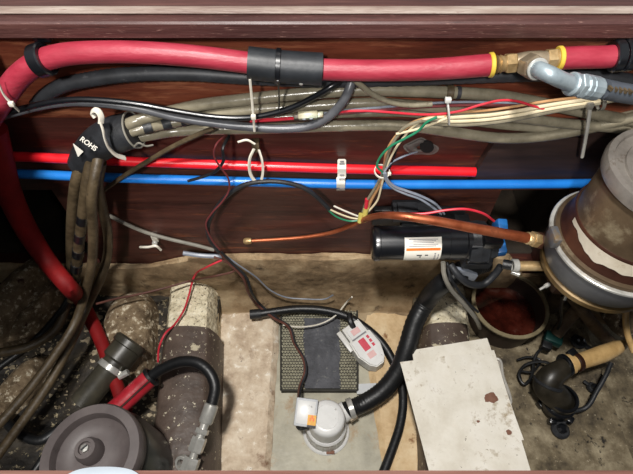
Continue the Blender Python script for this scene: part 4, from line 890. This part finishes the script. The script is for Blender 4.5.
box('side_rail', m_+R@Vector((-13*s, -14*s, -.010)), (24*s, 5*s, .010), M['white_plastic'], t, R, bev=.001)
tube('switch_lead', [m_+R@Vector((-19*s, 1*s, .0)), m_+R@Vector((-26*s, 2*s, .006)), m_+R@Vector((-33*s, 6*s, .004))], 3.0, M['black_rubber'], t, seg=8)

# ================================================================== STRAINER AND FITTINGS AT LOWER LEFT
c = F(90, 453, .25); c.z = 0; rl = 50.5*mm(F(91, 452, .25))
t = thing('sea_strainer', c+Vector((0, 0, .05)), 'dark grey round strainer with a dished lid at lower left', 'strainer')
lathe('body', [(rl*1.10, .045), (rl*1.14, .06), (rl*1.08, .19), (rl*1.0, .214), (rl*.98, .217), (rl*.94, .222)], c, M['strainer_body'], t, seg=48)
lathe('lid', [(rl*.9, .2225), (rl*.985, .225), (rl, .236), (rl*.985, .246), (rl*.95, .250), (rl*.77, .2505), (rl*.745, .246), (rl*.72, .238), (rl*.60, .2315), (rl*.42, .2285), (rl*.26, .230), (.001, .230)], c, M['strainer'], t, seg=64)
kc = F(86, 449, .25); kc.z = 0
kn = lathe('knob', [(rl*.26, .2285), (rl*.25, .245), (rl*.215, .252), (rl*.195, .255), (rl*.13, .255), (rl*.12, .2515), (.001, .2515)], kc, M['strainer'], t, seg=32)
lathe('knob_screw', [(rl*.085, .251), (rl*.08, .2565), (rl*.03, .2575)], kc, M['steel'], kn, seg=6, smooth=False)
box('knob_slot', kc+Vector((0, 0, .2578)), (rl*.13, rl*.03, .0012), M['black_soft'], kn, rotz(.8))
# olive pvc pipe with collar
P = FP([(82, 404, .105), (98, 384, .115), (112, 367, .125), (122, 354, .13), (131, 343, .132)], .1)
t = thing('pvc_fitting', P[1], 'dark olive plastic pipe with a wide collar behind the strainer', 'pipe fitting')
tube('pipe', P[:4], 12.5, M['olive_pvc'], t, seg=20); d = (P[4]-P[2]).normalized(); s = mm(P[3])
lathe('collar', [(13*s, -6*s), (15.5*s, -4*s), (15.5*s, 10*s), (17*s, 11*s), (17*s, 17*s), (15*s, 19*s), (10*s, 19*s), (9.5*s, 14*s)], P[3]-d*3*s, M['olive_pvc'], t, axis=d, seg=28)
ring('clamp_band', P[2]-d*1*s, d, 13.8*s, 12*s, 6*s, M['steel'], t, label='steel hose clamp'); lathe('clamp_screw', [(3*s, -5*s), (3.4*s, 5*s)], P[2]+Vector((.024, -.014, .002)), M['steel'], t, axis=(.8, .4, .2), seg=8)
# red split conduit with the black hydraulic hose
P = FP([(112, 412, .13), (126, 400, .135), (140, 387, .14), (151, 377, .145)], .1)
t = thing('red_sleeve_hose', P[1], 'short bright red hose sleeve behind the strainer, black hose leaving it', 'hose')
tube('sleeve_body', P, 9.5, M['red_rubber'], t, seg=18, inner=6)
cv = [p+Vector((.004, -.010, .0125)) for p in P]; tube('slit', cv, 1.0, M['can_dark'], t, seg=6, label='dark slit along the sleeve')
d = (P[3]-P[2]); s = mm(P[3]); ring('end_clamp', P[3], d, 10.6*s, 8*s, 4*s, M['black_rubber'], t)
H = FP([(146, 382, .143), (154, 374, .15), (166, 367, .16), (182, 361.5, .17), (198, 363, .175), (210, 373, .172), (215, 387, .165), (212, 404, .155)], .1)
t = thing('hydraulic_hose', H[3], 'black hydraulic hose with steel end fittings over the left stringer', 'hose')
tube('hose_body', H, 5.6, M['black_rubber'], t, seg=14); d = (F(190, 466, .128)-H[-1]).normalized(); s = mm(H[-1])
p = H[-1]
lathe('ferrule', [(5.6*s, 0), (7.2*s, 1*s), (7.2*s, 17*s), (6*s, 19*s)], p, M['steel'], t, axis=d, seg=16)
lathe('neck', [(4.4*s, 0), (4.4*s, 6*s)], p+d*18*s, M['steel'], t, axis=d, seg=12); hexnut('swivel_nut', p+d*26.5*s, d, 6.8*s, 5*s, M['steel'], t)
lathe('neck', [(4.4*s, 0), (4.4*s, 6*s)], p+d*28*s, M['steel'], t, axis=d, seg=12); hexnut('swivel_nut', p+d*39*s, d, 7.6*s, 14*s, M['steel'], t)
lathe('neck', [(4*s, 0), (4*s, 8*s)], p+d*45*s, M['steel'], t, axis=d, seg=12); hexnut('end_nut', p+d*58*s, d, 8.4*s, 14*s, M['steel'], t)
ring('banjo_ring', F(183, 463, .12), (-.2, -.4, .5), 8*s, 5*s, 6*s, M['steel'], t)

# flakes of paint and glass scattered over the dirty left floor
V, Fc = [], []; rnd = random.Random(5)
for k in range(900):
    px_ = rnd.uniform(-5, 165); py2 = rnd.uniform(290, 470)
    p = F(px_, py2, .06); z_ = ZL+max(0, -0.46-p.x)*0.30+nz((p.x, p.y, 3), 22, 0.008)+nz((p.x, p.y, 5), 60, 0.004)
    if p.y > .47 or p.x > -.25: continue
    if noise.noise(Vector((p.x, p.y, 0))*11) < -.05: continue
    c = Vector((p.x, p.y, z_+.001)); a_ = rnd.uniform(0, 6.3); q_ = rnd.uniform(.0015, .0055)*(.6+rnd.random()**3); n0 = len(V)
    for j in range(5):
        b_ = a_+j*1.2566; w_ = q_*rnd.uniform(.5, 1.2); V.append(c+Vector((math.cos(b_)*w_*1.5, math.sin(b_)*w_, rnd.uniform(0, .002))))
    V.append(c-Vector((0, 0, .004)))
    Fc.append(tuple(range(n0, n0+5))); Fc += [(n0+(j+1) % 5, n0+j, n0+5) for j in range(5)]
link('paint_flakes', V, Fc, mat('flakes', ['5c5140', '8a7d66', 'b3a68c'], 90, .8), smooth=False, label='loose pale flakes of paint and glass littering the dark left floor', cat='debris', kind='stuff')

# ================================================================== PAPER
t = thing('paper_sheets', F(465, 405, .112), 'stained off-white folded paper lying over the right stringer', 'paper')
def sheet(name, q, z, amp, seed, th, nu=24, nv=28):
    A, B, C_, D = [F(x, y, z) for x, y in q]
    def fn(u, v):
        p = A.lerp(B, u).lerp(D.lerp(C_, u), v)
        p.z += nz((u*3, v*3, seed), 1, amp)+nz((u*9, v*9, seed), 1, amp*.25)+.006*max(0, .25-u)*math.sin(v*4)
        return p
    return grid_surface(name, fn, nu, nv, M['paper'], t, th=(0, 0, -th))
sheet('sheet', [(412, 350), (487, 338), (524, 440), (426, 455)], .116, .0015, 1, .0015)
sheet('sheet', [(400, 362), (494, 350), (531, 472), (430, 474)], .1205, .0025, 4, .0015)
def stain(cx, cy, rx, ry, seed):
    A, B, C_, D = [F(x, y, .1205) for x, y in [(400, 362), (494, 350), (531, 472), (430, 474)]]
    # follow the sheet surface
    def onsheet(u, v):
        p = A.lerp(B, u).lerp(D.lerp(C_, u), v)
        p.z += nz((u*3, v*3, 4), 1, .0025)+nz((u*9, v*9, 4), 1, .000625)+.006*max(0, .25-u)*math.sin(v*4)+.0004; return p
    V = [onsheet(cx, cy)]; n = 22
    for k in range(n):
        a_ = k/n*2*math.pi; r_ = 1+.5*noise.noise(Vector((math.cos(a_)*1.5, math.sin(a_)*1.5, seed)))
        V.append(onsheet(cx+math.cos(a_)*rx*r_, cy+math.sin(a_)*ry*r_))
    link('rust_stain', V, [(0, k+1, (k+1) % n+1) for k in range(n)], M['stain'], t, smooth=False, label='brown stain')
stain(.82, .42, .075, .04, 3); stain(.90, .70, .03, .02, 5); stain(.62, .60, .015, .012, 9)
t = thing('clear_sleeve', F(499, 380, .085), 'clear plastic edge sticking out from under the paper', 'plastic sleeve')
tube('sleeve_edge', FP([(494, 358, .088), (500, 360, .09), (503, 375, .088), (511, 402, .085), (507, 406, .085)], .08), 1.2, M['silver_glint'], t, seg=6)
slab('sleeve_sheet', [F(488, 358, .087), F(500, 361, .087), F(510, 402, .084), (F(500, 404, .086))], .001, mat('clear_film', ['9a948a', 'aaa49a'], 30, .2, spec=.6), t)
# pale cloth on the near coaming
c = F(102, 474.5, SOLE+.002)
def cl(u, v):
    a_ = math.pi*u; r_ = 1
    return Vector((c.x-math.cos(a_)*.0205, YF-.06+v*.0612+.0-.0075*(1-math.sin(a_))**1.2*v, SOLE+.0005+.006*math.sin(a_)**.5*(math.sin(v*math.pi)**.4 if v < 1 else 0)))
grid_surface('white_cloth', cl, 24, 14, M['cloth'], th=(0, 0, -.0004), label='pale white rounded thing on the near wooden edge at lower left', cat='cloth')
